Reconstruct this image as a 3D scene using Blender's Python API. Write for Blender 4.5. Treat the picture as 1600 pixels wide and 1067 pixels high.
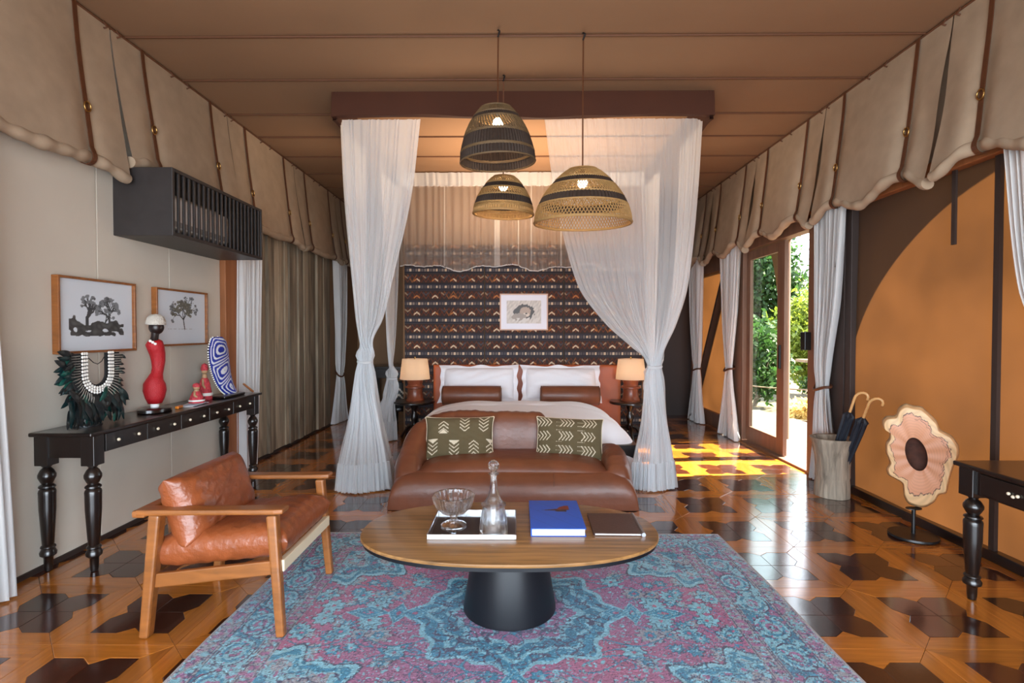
import bpy, math, random
import numpy as np
from mathutils import Vector, Matrix
random.seed(7); rng = np.random.default_rng(7)
for o in list(bpy.data.objects): bpy.data.objects.remove(o, do_unlink=True)
sc = bpy.context.scene
col = sc.collection
PI = math.pi
def lin(r, g, b):
    f = lambda u: (u/255/12.92) if u/255 <= .04045 else ((u/255+.055)/1.055)**2.4
    return (f(r), f(g), f(b))

# ------------------------------------------------------------------ camera, sky, sun, exposure
cd = bpy.data.cameras.new('camera'); cam = bpy.data.objects.new('camera', cd); col.objects.link(cam)
cd.sensor_width = 36; cd.lens = 828/1600*36; cd.clip_start = .02; cd.clip_end = 400
cam.location = (0, 0, 1.35); cam.rotation_euler = (math.radians(90-1.14), 0, math.radians(.5))
sc.camera = cam
w = bpy.data.worlds.new('sky'); sc.world = w; w.use_nodes = True
bg = w.node_tree.nodes['Background']; bg.inputs[0].default_value = (.80, .90, 1.0, 1); bg.inputs[1].default_value = 6.5
sd = bpy.data.lights.new('sun', 'SUN'); sd.energy = 62; sd.color = (1, .86, .66); sd.angle = math.radians(.6)
sun = bpy.data.objects.new('sun', sd); col.objects.link(sun)
sun_dir = Vector((-1.0, -.10, -1.28)).normalized()
sun.rotation_euler = sun_dir.to_track_quat('-Z', 'Y').to_euler()
ad = bpy.data.lights.new('front_daylight', 'AREA'); ad.shape = 'RECTANGLE'; ad.size = 5.2; ad.size_y = 1.7; ad.energy = 330; ad.color = (.74, .87, 1.0)  # added fill lamp behind the camera, boosting the daylight from the open front
al = bpy.data.objects.new('front_daylight', ad); col.objects.link(al); al.location = (0, -1.7, 1.0); al.rotation_euler = (math.radians(90), 0, 0)
sc.view_settings.view_transform = 'Standard'; sc.view_settings.look = 'None'
sc.view_settings.gamma = 1; sc.view_settings.use_curve_mapping = False; sc.view_settings.exposure = 0.0
sc.cycles.max_bounces = 10; sc.cycles.transparent_max_bounces = 24; sc.cycles.diffuse_bounces = 5
sc.cycles.sample_clamp_indirect = 6.0; sc.cycles.caustics_reflective = False; sc.cycles.caustics_refractive = False

# ------------------------------------------------------------------ materials
MATS = {}
def mat(name, c, rough=.6, metal=0, var=None, grain=None, bump=None, coat=0, spec=.5, trans=0, sheen=0, emit=None,
        attr=False, rnd=0, thin=None):
    """c colour; var (scale, amount) blotches; grain (sx,sy,sz, amount) stretched noise; bump (scale, strength, (stretch));
    thin (transparency, translucency) for cloth"""
    if name in MATS: return MATS[name]
    m = bpy.data.materials.new(name); m.use_nodes = True
    nt = m.node_tree; N = nt.nodes; L = nt.links
    p = N['Principled BSDF']; out = N['Material Output']
    p.inputs['Roughness'].default_value = rough; p.inputs['Metallic'].default_value = metal
    p.inputs['Coat Weight'].default_value = coat; p.inputs['Coat Roughness'].default_value = .12
    p.inputs['Specular IOR Level'].default_value = spec
    p.inputs['Transmission Weight'].default_value = trans; p.inputs['Sheen Weight'].default_value = sheen
    tc = N.new('ShaderNodeTexCoord')
    csock = None
    if attr:
        a = N.new('ShaderNodeVertexColor'); a.layer_name = 'Col'; csock = a.outputs['Color']
    else:
        rgb = N.new('ShaderNodeRGB'); rgb.outputs[0].default_value = (*c, 1); csock = rgb.outputs[0]
    def vary(csock, fac, amount):
        mp = N.new('ShaderNodeMapRange'); L.new(fac, mp.inputs[0])
        mp.inputs[1].default_value = .25; mp.inputs[2].default_value = .75
        mp.inputs[3].default_value = 1-amount; mp.inputs[4].default_value = 1+amount
        mx = N.new('ShaderNodeVectorMath'); mx.operation = 'SCALE'
        L.new(csock, mx.inputs[0]); L.new(mp.outputs[0], mx.inputs['Scale']); return mx.outputs[0]
    if var:
        n = N.new('ShaderNodeTexNoise'); n.inputs['Scale'].default_value = var[0]; n.inputs['Detail'].default_value = 5
        L.new(tc.outputs['Object'], n.inputs['Vector']); csock = vary(csock, n.outputs[0], var[1])
    if grain:
        mpn = N.new('ShaderNodeMapping'); mpn.inputs['Scale'].default_value = grain[:3]
        L.new(tc.outputs['Object'], mpn.inputs[0])
        n = N.new('ShaderNodeTexNoise'); n.inputs['Scale'].default_value = 1; n.inputs['Detail'].default_value = 6
        n.inputs['Distortion'].default_value = .6
        L.new(mpn.outputs[0], n.inputs['Vector']); csock = vary(csock, n.outputs[0], grain[3])
    if rnd:
        oi = N.new('ShaderNodeObjectInfo')
        mp = N.new('ShaderNodeMapRange'); L.new(oi.outputs['Random'], mp.inputs[0])
        mp.inputs[3].default_value = 1-rnd; mp.inputs[4].default_value = 1+rnd
        mx = N.new('ShaderNodeVectorMath'); mx.operation = 'SCALE'
        L.new(csock, mx.inputs[0]); L.new(mp.outputs[0], mx.inputs['Scale']); csock = mx.outputs[0]
    L.new(csock, p.inputs['Base Color'])
    nrm = None
    if bump:
        n = N.new('ShaderNodeTexNoise'); n.inputs['Scale'].default_value = bump[0]; n.inputs['Detail'].default_value = 4
        if len(bump) > 2:
            mpn = N.new('ShaderNodeMapping'); mpn.inputs['Scale'].default_value = bump[2]
            L.new(tc.outputs['Object'], mpn.inputs[0]); L.new(mpn.outputs[0], n.inputs['Vector'])
        else: L.new(tc.outputs['Object'], n.inputs['Vector'])
        b = N.new('ShaderNodeBump'); b.inputs['Strength'].default_value = bump[1]; b.inputs['Distance'].default_value = .01
        L.new(n.outputs[0], b.inputs['Height']); L.new(b.outputs[0], p.inputs['Normal']); nrm = b.outputs[0]
        if coat: L.new(b.outputs[0], p.inputs['Coat Normal'])
    if emit:
        p.inputs['Emission Color'].default_value = (*emit[0], 1); p.inputs['Emission Strength'].default_value = emit[1]
    if thin:
        tr = N.new('ShaderNodeBsdfTranslucent'); L.new(csock, tr.inputs[0])
        if nrm: L.new(nrm, tr.inputs['Normal'])
        m1 = N.new('ShaderNodeMixShader'); m1.inputs[0].default_value = thin[1]
        L.new(p.outputs[0], m1.inputs[1]); L.new(tr.outputs[0], m1.inputs[2]); last = m1.outputs[0]
        if thin[0] > 0:
            tp = N.new('ShaderNodeBsdfTransparent'); m2 = N.new('ShaderNodeMixShader'); m2.inputs[0].default_value = thin[0]
            L.new(last, m2.inputs[1]); L.new(tp.outputs[0], m2.inputs[2]); last = m2.outputs[0]
        L.new(last, out.inputs[0])
    MATS[name] = m; return m

def glass_mat(name, c=(1, 1, 1), rough=0.0, ior=1.5):
    m = bpy.data.materials.new(name); m.use_nodes = True; N = m.node_tree.nodes; L = m.node_tree.links
    p = N['Principled BSDF']; p.inputs['Base Color'].default_value = (*c, 1); p.inputs['Roughness'].default_value = rough
    p.inputs['Transmission Weight'].default_value = 1; p.inputs['IOR'].default_value = ior
    t = N.new('ShaderNodeBsdfTransparent'); mx = N.new('ShaderNodeMixShader'); mx.inputs[0].default_value = .35
    L.new(p.outputs[0], mx.inputs[1]); L.new(t.outputs[0], mx.inputs[2]); L.new(mx.outputs[0], N['Material Output'].inputs[0]); return m
def pane_mat():
    m = bpy.data.materials.new('window_glass'); m.use_nodes = True; N = m.node_tree.nodes; L = m.node_tree.links
    g = N.new('ShaderNodeBsdfGlossy'); g.inputs['Roughness'].default_value = .02
    t = N.new('ShaderNodeBsdfTransparent'); t.inputs[0].default_value = (.9, .95, .93, 1)
    mx = N.new('ShaderNodeMixShader'); mx.inputs[0].default_value = .10
    L.new(t.outputs[0], mx.inputs[1]); L.new(g.outputs[0], mx.inputs[2]); L.new(mx.outputs[0], N['Material Output'].inputs[0]); return m

amber = mat('amber_wood', (.42, .138, .018), .16, grain=(3, 40, 40, .30), rnd=.22, coat=.75, bump=(6, .05))
darkwood = mat('dark_floor_wood', (.050, .014, .007), .16, grain=(5, 30, 30, .3), rnd=.45, coat=.75, bump=(6, .05))
canvas = mat('beige_canvas', lin(170, 149, 126), .9, var=(8, .10), bump=(300, .12), thin=(0, .08))
canvas_l = mat('wall_canvas', lin(206, 198, 184), .9, var=(2, .05), bump=(400, .12))
ceil_m = mat('tan_ceiling_cloth', lin(138, 106, 78), .9, var=(1.5, .05), bump=(300, .08))
piping = mat('orange_brown_piping', lin(92, 56, 32), .7)
strapm = mat('brown_leather_strap', lin(88, 50, 27), .55, var=(20, .2))
brass = mat('brass', lin(190, 150, 90), .35, metal=1)
plankm = mat('weathered_plank', lin(146, 132, 112), .75, grain=(11, 11, 1.4, .6), rnd=.42, bump=(30, .3, (4, 4, .3)))
postm = mat('post_wood', lin(150, 92, 52), .6, grain=(14, 14, 1.5, .25))
framew = mat('door_wood', lin(118, 88, 70), .5, grain=(16, 16, 2, .2))
framed = mat('dark_frame', lin(52, 40, 36), .6)
blackw = mat('black_wood', lin(24, 17, 15), .28, grain=(12, 12, 2, .3), coat=.4)
blackm = mat('black_metal', lin(22, 22, 24), .4)
charcoal = mat('charcoal_painted_wood', lin(44, 40, 40), .45, grain=(10, 4, 10, .2))
def screen_mat():
    m = mat('orange_mesh_screen', lin(40, 27, 20), .85, var=(1.2, .16), bump=(500, .1)); N = m.node_tree.nodes; L = m.node_tree.links
    tr = N.new('ShaderNodeBsdfTranslucent'); tr.inputs[0].default_value = (*lin(208, 138, 78), 1)
    n = N.new('ShaderNodeTexNoise'); n.inputs['Scale'].default_value = 1.6; n.inputs['Detail'].default_value = 3
    tc = N.new('ShaderNodeTexCoord'); L.new(tc.outputs['Object'], n.inputs['Vector'])
    mp = N.new('ShaderNodeMapRange'); L.new(n.outputs[0], mp.inputs[0]); mp.inputs[3].default_value = .012; mp.inputs[4].default_value = .066
    mx = N.new('ShaderNodeMixShader'); L.new(mp.outputs[0], mx.inputs[0])
    L.new(N['Principled BSDF'].outputs[0], mx.inputs[1]); L.new(tr.outputs[0], mx.inputs[2]); L.new(mx.outputs[0], N['Material Output'].inputs[0]); return m
screenm = screen_mat()
net = mat('white_net', lin(244, 240, 234), .9, thin=(.40, .5))
tray_m = mat('dark_steel', (.30, .31, .33), .12, metal=1)  # steel darkened to imitate the dark sofa reflected in the tray floor
net2 = mat('sheer_net', lin(226, 214, 202), .9, thin=(.66, .4))
curtm = mat('curtain_cotton', lin(230, 230, 230), .9, thin=(0, .3), bump=(200, .1))
leather = mat('cognac_leather', lin(110, 62, 40), .44, var=(5, .22), bump=(26, .22), coat=.1)
leather2 = mat('tan_leather', lin(138, 72, 38), .36, var=(9, .25), bump=(38, .4), coat=.15)
headm = mat('headboard_leather', lin(176, 88, 48), .45, var=(4, .12), bump=(60, .08))
sheetm = mat('white_bedlinen', lin(235, 235, 240), .85, bump=(14, .35), sheen=.2)
teak = mat('teak_wood', lin(142, 86, 40), .38, grain=(5, 26, 26, .32), coat=.25)
tablem = mat('zebrano_top', lin(146, 106, 62), .3, grain=(2.2, 46, 46, .55), coat=.35)
steel = mat('polished_steel', (.75, .76, .78), .14, metal=1)
glassm = glass_mat('cut_crystal', (.97, .99, 1))
panem = pane_mat()
whitep = mat('white_paper', lin(235, 235, 235), .8)
blueb = mat('painted_print', (1, 1, 1), .45, attr=True)
clothp = mat('painted_cloth', (1, 1, 1), .9, attr=True, bump=(240, .25))
rugm = mat('rug_pile', (1, 1, 1), .95, attr=True, bump=(260, .5), sheen=.15, var=(40, .12))
cream = mat('cream_webbing', lin(222, 208, 178), .8)
reed = mat('pale_reed', lin(166, 130, 80), .7, var=(40, .15), thin=(0, .2))
reedo = mat('olive_reed', lin(94, 74, 48), .7, var=(40, .2))
reedd = mat('dark_reed', lin(46, 32, 23), .75, var=(60, .3))
greyd = mat('grey_deck', lin(76, 71, 68), .7, grain=(2, 30, 30, .15), rnd=.12)

# ------------------------------------------------------------------ mesh helpers
def setp(o, label=None, cat=None, group=None, kind=None):
    if label: o['label'] = label
    if cat: o['category'] = cat
    if group: o['group'] = group
    if kind: o['kind'] = kind
    return o
def thing(name, label, cat, loc, group=None):
    o = bpy.data.objects.new(name, None); o.empty_display_size = .1; col.objects.link(o); o.location = loc
    return setp(o, label, cat, group)
def wloc(o):
    v = Vector((0, 0, 0))
    while o: v += o.location; o = o.parent
    return v
def link(name, me, parent=None, loc=None):
    o = bpy.data.objects.new(name, me); col.objects.link(o)
    if parent: o.parent = parent
    if loc is not None: o.location = loc
    return o
def smooth_mesh(me, ang=None):
    me.polygons.foreach_set('use_smooth', [True]*len(me.polygons))
    if ang: me.set_sharp_from_angle(angle=math.radians(ang))
def np_mesh(name, V, F, colr=None):
    me = bpy.data.meshes.new(name); V = np.asarray(V, np.float32); F = np.asarray(F, np.int32)
    k = F.shape[1]
    me.vertices.add(len(V)); me.vertices.foreach_set('co', V.ravel())
    me.loops.add(F.size); me.loops.foreach_set('vertex_index', F.ravel())
    me.polygons.add(len(F)); me.polygons.foreach_set('loop_start', np.arange(len(F), dtype=np.int32)*k)
    me.update(calc_edges=True)
    if colr is not None:
        a = me.color_attributes.new('Col', 'FLOAT_COLOR', 'POINT')
        a.data.foreach_set('color', np.concatenate([colr, np.ones((len(V), 1))], 1).astype(np.float32).ravel())
    return me
def grid_faces(nu, nv, cu=False):
    i, j = np.meshgrid(np.arange(nu if cu else nu-1), np.arange(nv-1), indexing='ij')
    i2 = (i+1) % nu
    return np.stack([i*nv+j, i2*nv+j, i2*nv+j+1, i*nv+j+1], -1).reshape(-1, 4)
class MB:
    def __init__(s): s.v = []; s.f = []
    def add(s, V, F):
        n = len(s.v); s.v += [tuple(map(float, p)) for p in V]; s.f += [tuple(int(i)+n for i in q) for q in F]; return s
    def box(s, x0, x1, y0, y1, z0, z1, M=None):
        V = [(x, y, z) for x in (x0, x1) for y in (y0, y1) for z in (z0, z1)]
        if M is not None: V = [M @ Vector(p) for p in V]
        return s.add(V, [(0, 1, 3, 2), (4, 6, 7, 5), (0, 4, 5, 1), (2, 3, 7, 6), (0, 2, 6, 4), (1, 5, 7, 3)])
    def bar(s, a, b, w, h, up=(0, 0, 1), w2=None, h2=None):
        a = Vector(a); b = Vector(b); d = (b-a).normalized(); u = Vector(up); r = d.cross(u).normalized(); u = r.cross(d)
        V = []
        for p, ww, hh in ((a, w, h), (b, w2 or w, h2 or h)):
            for i, j in ((-1, -1), (1, -1), (1, 1), (-1, 1)): V.append(p+r*(i*ww/2)+u*(j*hh/2))
        return s.add(V, [(0, 1, 2, 3), (7, 6, 5, 4), (0, 4, 5, 1), (1, 5, 6, 2), (2, 6, 7, 3), (3, 7, 4, 0)])
    def tube(s, pts, r, n=8, cap=True, closed=False, flat=1):
        P = [Vector(p) for p in pts]; m = len(P); R = r if hasattr(r, '__len__') else [r]*m
        V = []; ref = None
        for i in range(m):
            a = P[(i-1) % m] if closed or i > 0 else P[i]; b = P[(i+1) % m] if closed or i < m-1 else P[i]
            d = (b-a).normalized()
            if ref is None:
                ref = Vector((0, 0, 1)) if abs(d.z) < .9 else Vector((1, 0, 0))
            x = d.cross(ref).normalized(); y = x.cross(d).normalized(); ref = y
            for k in range(n):
                t = 2*PI*k/n; V.append(P[i]+x*(math.cos(t)*R[i])+y*(math.sin(t)*R[i]*flat))
        F = []
        for i in range(m if closed else m-1):
            i2 = (i+1) % m
            for k in range(n):
                k2 = (k+1) % n; F.append((i*n+k, i*n+k2, i2*n+k2, i2*n+k))
        if cap and not closed: F += [tuple(range(n))[::-1], tuple((m-1)*n+k for k in range(n))]
        return s.add(V, F)
    def lathe(s, prof, c=(0, 0, 0), n=24, cap=True, sx=1, sy=1, M=None, fn=None):
        V = []
        for j, (r, z) in enumerate(prof):
            for k in range(n):
                t = 2*PI*k/n; rr = r*(fn(t, j) if fn else 1)
                p = Vector((math.cos(t)*rr*sx, math.sin(t)*rr*sy, z))
                if M is not None: p = M @ p
                V.append((p.x+c[0], p.y+c[1], p.z+c[2]))
        F = []
        for j in range(len(prof)-1):
            for k in range(n):
                k2 = (k+1) % n; F.append((j*n+k, j*n+k2, (j+1)*n+k2, (j+1)*n+k))
        if cap: F += [tuple(range(n))[::-1], tuple((len(prof)-1)*n+k for k in range(n))]
        return s.add(V, F)
    def ball(s, c, r, n=12, m=8, sx=1, sy=1, sz=1, M=None):
        return s.lathe([(max(1e-4, math.sin(PI*j/m))*r, -math.cos(PI*j/m)*r*sz) for j in range(m+1)], c, n, True, sx, sy, M)
    def prism(s, poly, z0, z1, M=None):
        n = len(poly); V = [Vector((x, y, z0)) for x, y in poly]+[Vector((x, y, z1)) for x, y in poly]
        if M is not None: V = [M @ p for p in V]
        return s.add(V, [tuple(range(n))[::-1], tuple(range(n, 2*n))]+[(i, (i+1) % n, n+(i+1) % n, n+i) for i in range(n)])
    def mesh(s, name, origin=(0, 0, 0)):
        me = bpy.data.meshes.new(name); o = Vector(origin)
        me.from_pydata([tuple(Vector(p)-o) for p in s.v], [], s.f); me.update(); return me
    def build(s, name, m, parent=None, loc=None, smooth=None, bevel=0):
        """authored in world coordinates; the mesh is shifted into its parent's (or its own loc's) frame"""
        org = wloc(parent) if parent else Vector(loc or (0, 0, 0))
        me = s.mesh(name, org); me.materials.append(m)
        if smooth is not None: smooth_mesh(me, smooth)
        o = link(name, me, parent, None if parent else org)
        if bevel:
            b = o.modifiers.new('bevel', 'BEVEL'); b.width = bevel; b.segments = 2; b.limit_method = 'ANGLE'; b.angle_limit = .6
        return o
def surf(name, V, F, m, parent=None, loc=None, colr=None, smooth=True, ang=None):
    org = wloc(parent) if parent else Vector(loc or (0, 0, 0))
    me = np_mesh(name, np.asarray(V)-np.array(org), F, colr); me.materials.append(m)
    if smooth: smooth_mesh(me, ang)
    return link(name, me, parent, None if parent else org)
def copy_tree(o, parent=None):
    c = o.copy(); col.objects.link(c); c.parent = parent
    for ch in list(o.children): copy_tree(ch, c)
    return c
def catmull(xs, ys, t):
    xs = np.asarray(xs, float); ys = np.asarray(ys, float); k = np.clip(np.searchsorted(xs, t, 'right')-1, 0, len(xs)-2)
    d = np.gradient(ys, xs, axis=0) if len(xs) > 2 else np.repeat(((ys[1]-ys[0])/(xs[1]-xs[0]))[None], 2, 0)
    h = xs[k+1]-xs[k]; u = ((t-xs[k])/h)
    if ys.ndim > 1: u = u.reshape(-1, *([1]*(ys.ndim-1))); h = h.reshape(u.shape)
    return (2*u**3-3*u**2+1)*ys[k]+(u**3-2*u**2+u)*h*d[k]+(-2*u**3+3*u**2)*ys[k+1]+(u**3-u**2)*h*d[k+1]
def pchip(xs, ys, t):
    xs = np.asarray(xs, float); ys = np.asarray(ys, float); h = np.diff(xs).reshape(-1, *([1]*(ys.ndim-1))); dl = np.diff(ys, axis=0)/h
    d = np.zeros_like(ys); a, b = dl[:-1], dl[1:]; ok = a*b > 0
    d[1:-1] = np.where(ok, 2*a*b/np.where(ok, a+b, 1), 0); d[0], d[-1] = dl[0], dl[-1]
    k = np.clip(np.searchsorted(xs, t, 'right')-1, 0, len(xs)-2); sh = (-1, *([1]*(ys.ndim-1)))
    hh = (xs[k+1]-xs[k]).reshape(sh); u = (t-xs[k]).reshape(sh)/hh
    return (2*u**3-3*u**2+1)*ys[k]+(u**3-2*u**2+u)*hh*d[k]+(-2*u**3+3*u**2)*ys[k+1]+(u**3-u**2)*hh*d[k+1]
def drape(levels, nf, nu=160, nv=60, seed=0, both=True):
    """levels: (z, [(x,y),...], amp) from top to bottom; nf folds across; returns V,F of a hanging cloth"""
    rs = np.random.default_rng(seed)
    L = sorted(levels, key=lambda l: l[0]); zs = np.array([l[0] for l in L])
    P = np.array([[list(p) for p in l[1]] for l in L], float); A = np.array([l[2] for l in L], float)
    # resample each control path by smooth interpolation
    tk = np.linspace(0, 1, P.shape[1]); s = np.linspace(0, 1, nu)
    R = np.array([np.stack([np.interp(s, tk, p[:, 0]), np.interp(s, tk, p[:, 1])], -1) for p in P])
    z = np.linspace(zs[0], zs[-1], nv)
    Q = pchip(zs, R, z); a = np.maximum(pchip(zs, A, z), .002)
    ph = rs.uniform(0, 6.28, 4)
    warp = s+.35/nf*np.sin(2*PI*s*nf*.31+ph[0])+.2/nf*np.sin(2*PI*s*nf*.73+ph[1])
    w = np.sin(2*PI*nf*warp+ph[2])[None]+.35*np.sin(2*PI*nf*1.9*warp+ph[3]+z[:, None]*1.5)
    T = np.gradient(Q, axis=1); T /= np.linalg.norm(T, axis=2, keepdims=True)+1e-9
    Nn = np.stack([-T[..., 1], T[..., 0]], -1)
    Q = Q+Nn*(a[:, None]*w)[..., None]+T*(a[:, None]*.35*np.cos(2*PI*nf*warp+ph[2]+1)[None])[..., None]
    V = np.concatenate([Q, np.broadcast_to(z[:, None, None], (nv, nu, 1))], -1).transpose(1, 0, 2).reshape(-1, 3)
    return V, grid_faces(nu, nv)
def cushion(w, d, h, p=6, q=2.2, nu=40, nv=30, ear=0.0, both=True, M=None, fn=None, wr=0.0, seed=0):
    """closed cushion: w x d footprint, h thick, sides rounding by powers; returns V,F (two sheets joined)"""
    rs = np.random.default_rng(seed)
    u = np.sin(np.linspace(-PI/2, PI/2, nu)); v = np.sin(np.linspace(-PI/2, PI/2, nv))
    U, Vv = np.meshgrid(u, v, indexing='ij')
    e = np.clip((1-np.abs(U)**p)*(1-np.abs(Vv)**p), 0, 1)**(1/q)
    X = U*w/2*(1+ear*(np.abs(Vv)**4)*np.abs(U)**2); Y = Vv*d/2*(1+ear*(np.abs(U)**4)*np.abs(Vv)**2)
    H = h/2*e
    if wr:
        n = sum(np.sin(U*rs.uniform(4, 22)+Vv*rs.uniform(4, 22)*rs.choice([-1, 1])+rs.uniform(0, 6)) for _ in range(7))/7
        H = H*(1+wr*n)
    if fn is not None: X, Y, H = fn(U, Vv, X, Y, H)
    top = np.stack([X, Y, H], -1).reshape(-1, 3); bot = np.stack([X, Y, -H if both else H*0], -1).reshape(-1, 3)
    F1 = grid_faces(nu, nv); F2 = F1[:, ::-1]+nu*nv
    V = np.concatenate([top, bot]); F = np.concatenate([F1, F2])
    if M is not None:
        m = np.array(M); V = V @ m[:3, :3].T+m[:3, 3]
    return V, F, U, Vv
def TRS(loc, rx=0, ry=0, rz=0):
    return Matrix.Translation(loc) @ Matrix.Rotation(rz, 4, 'Z') @ Matrix.Rotation(ry, 4, 'Y') @ Matrix.Rotation(rx, 4, 'X')
def panel(name, w, h, res, fn, m, M, parent=None, thick=0, loc=None):
    """flat printed panel in local x (w) and y (h), colours from fn(X,Y)->rgb"""
    nu = max(2, int(w/res)+1); nv = max(2, int(h/res)+1)
    X, Y = np.meshgrid(np.linspace(-w/2, w/2, nu), np.linspace(-h/2, h/2, nv), indexing='ij')
    C = fn(X, Y).reshape(-1, 3)
    V = np.stack([X, Y, X*0], -1).reshape(-1, 3); mm = np.array(M); V = V @ mm[:3, :3].T+mm[:3, 3]
    return surf(name, V, grid_faces(nu, nv), m, parent, loc, C, smooth=False)
# ================================================================== SETTING
WL, WR, ZC, YB, YF = -2.68, 2.80, 3.35, 8.9, -1.6
# ---- floor: parquet of 53 cm squares, each four mitred amber strips and four dark corner kites
floor = MB().box(WL-.12, WR+.06, YF, YB, -.10, -.014).build('floor', framed); setp(floor, kind='structure')
pT = .5335; c2 = pT/2; g = .0006
def inset(poly, d):
    n = len(poly); out = []
    for i in range(n):
        a, b, c = (Vector(poly[i-1]), Vector(poly[i]), Vector(poly[(i+1) % n]))
        n1 = Vector((-(b-a).y, (b-a).x)).normalized(); n2 = Vector((-(c-b).y, (c-b).x)).normalized()
        k = (n1+n2); k = k/max(.3, k.length_squared/2) ; out.append((b.x+k.x*d, b.y+k.y*d))
    return out
strip_poly = [(0, 0), (pT, 0), (pT-.09, .09), (c2+.055, .09), (c2, .133), (c2-.055, .09), (.09, .09)]
kite_poly = [(.09, .09), (c2-.055, .09), (c2, .133), (c2, c2), (.133, c2), (.09, c2-.055)]
def piece_mesh(name, poly, m):
    pl = [(x-c2, y-c2) for x, y in poly]; a = inset(pl, g); b = inset(pl, g+.0012); n = len(pl)
    V = [(*p, -.014) for p in a]+[(*p, -.0008) for p in a]+[(*p, 0) for p in b]
    F = [tuple(range(2*n, 3*n))]+[(k*n+i, k*n+(i+1) % n, (k+1)*n+(i+1) % n, (k+1)*n+i) for k in (0, 1) for i in range(n)]
    me = bpy.data.meshes.new(name); me.from_pydata(V, [], F); me.update(); me.materials.append(m); return me
strip_me = piece_mesh('wood_strip', strip_poly, amber); kite_me = piece_mesh('wood_block', kite_poly, darkwood)
X0, Y0 = 1.7335, 2.2372
tiles = []
for j in range(-8, 13):
    for i in range(-9, 3):
        cx, cy = X0+(i+.5)*pT, Y0+(j+.5)*pT
        if cx-c2 > WR or cx+c2 < WL-.1 or cy-c2 > YB or cy < YF+.2: continue
        tiles.append((cx, cy))
def seen(t):
    x, y = t
    if y < 1.75 or abs(x) > y*.99+.3: return 99
    if -1.07 < x < 1.07 and 1.5 < y < 3.2: return 98          # under the rug
    if -.75 < x < .75 and 4.2 < y: return 97                 # under sofa and bed
    return y
tiles.sort(key=seen)
near, rest = tiles[:74], tiles[74:]
rr = random.Random(3)
for cx, cy in near:
    for k in range(4):
        for nm, me in (('wood_strip', strip_me), ('wood_block', kite_me)):
            o = link(nm, me, floor, (cx, cy, rr.uniform(-.0003, .0002)))
            o.rotation_euler = (rr.gauss(0, .0012), rr.gauss(0, .0012), k*PI/2)
for nm, me, m in (('distant_wood_strips', strip_me, amber), ('distant_wood_blocks', kite_me, darkwood)):
    mb = MB(); V = [v.co.copy() for v in me.vertices]; F = [tuple(p.vertices) for p in me.polygons]
    for cx, cy in rest:
        for k in range(4):
            Mx = Matrix.Translation((cx, cy, 0)) @ Matrix.Rotation(k*PI/2, 4, 'Z'); mb.add([Mx @ v for v in V], F)
    setp(mb.build(nm, m, floor), kind='stuff')

# ---- ceiling cloth in cross panels with piping
ceil = MB().box(WL-.1, 3.30, YF, YB, ZC+.03, ZC+.12).build('ceiling', framew); setp(ceil, kind='structure')
seams = [YF, -.76, -.13, .5, 1.13, 1.76, 2.38, 3.0, 3.62, 4.24, 4.91, 5.48, 6.1, 6.75, 7.38, 8.02, YB]
for a, b in zip(seams[:-1], seams[1:]):
    nu, nv = 12, 10; V = []
    for i in range(nu):
        for j in range(nv):
            u, v = i/(nu-1), j/(nv-1); V.append((WL+u*(WR-WL), a+.004+v*(b-a-.008), ZC-.012*math.sin(PI*v)*math.sin(PI*u)**.3))
    surf('ceiling_panel', V, grid_faces(nu, nv), ceil_m, ceil)
for y in seams[1:-1]:
    MB().tube([(WL, y, ZC-.004), (0, y, ZC-.006), (WR, y, ZC-.004)], .009, 6).build('piping', piping, ceil)

# ---- left wall: canvas panels, post, plank wall, canvas beyond
wallL = MB().box(WL-.14, WL-.03, YF, YB, -.1, ZC+.1).build('wall_left', framed); setp(wallL, kind='structure')
ys = [YF, -.13, .57, 1.27, 1.97, 2.67, 3.372, 4.072, 4.775]
for a, b in zip(ys[:-1], ys[1:]):
    MB().box(WL-.03, WL, a+.002, b-.002, 0, ZC).build('canvas_panel', canvas_l, wallL, bevel=.004)
y = 5.10
while y < 7.55:
    wd = random.choice((.085, .10, .115, .13)); e = min(y+wd, 7.56); dx = random.choice((0, .012, .022, .03))
    MB().box(WL-.03, WL+dx, y+.002, e-.002, .03, 2.62).build('wall_plank', plankm, wallL, bevel=.003); y = e
MB().box(WL-.03, WL, 7.56, YB, 0, ZC).build('canvas_panel', ceil_m, wallL)
t = MB().box(WL-.02, WL+.05, 4.775, 5.095, 0, 2.62).build('trim_1', postm, bevel=.006); setp(t, kind='structure')
t = MB().box(WL-.02, WL+.012, YF, 7.56, 0, .03).build('baseboard_left', framed); setp(t, kind='structure')

# ---- back wall
wb = MB().box(WL-.14, WR+.1, YB, YB+.08, -.1, ZC+.1).build('wall_back', ceil_m); setp(wb, kind='structure')
t = MB().box(1.75, WR, 8.5, 8.55, 0, ZC).build('wall_alcove', framed); setp(t, kind='structure')

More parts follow.
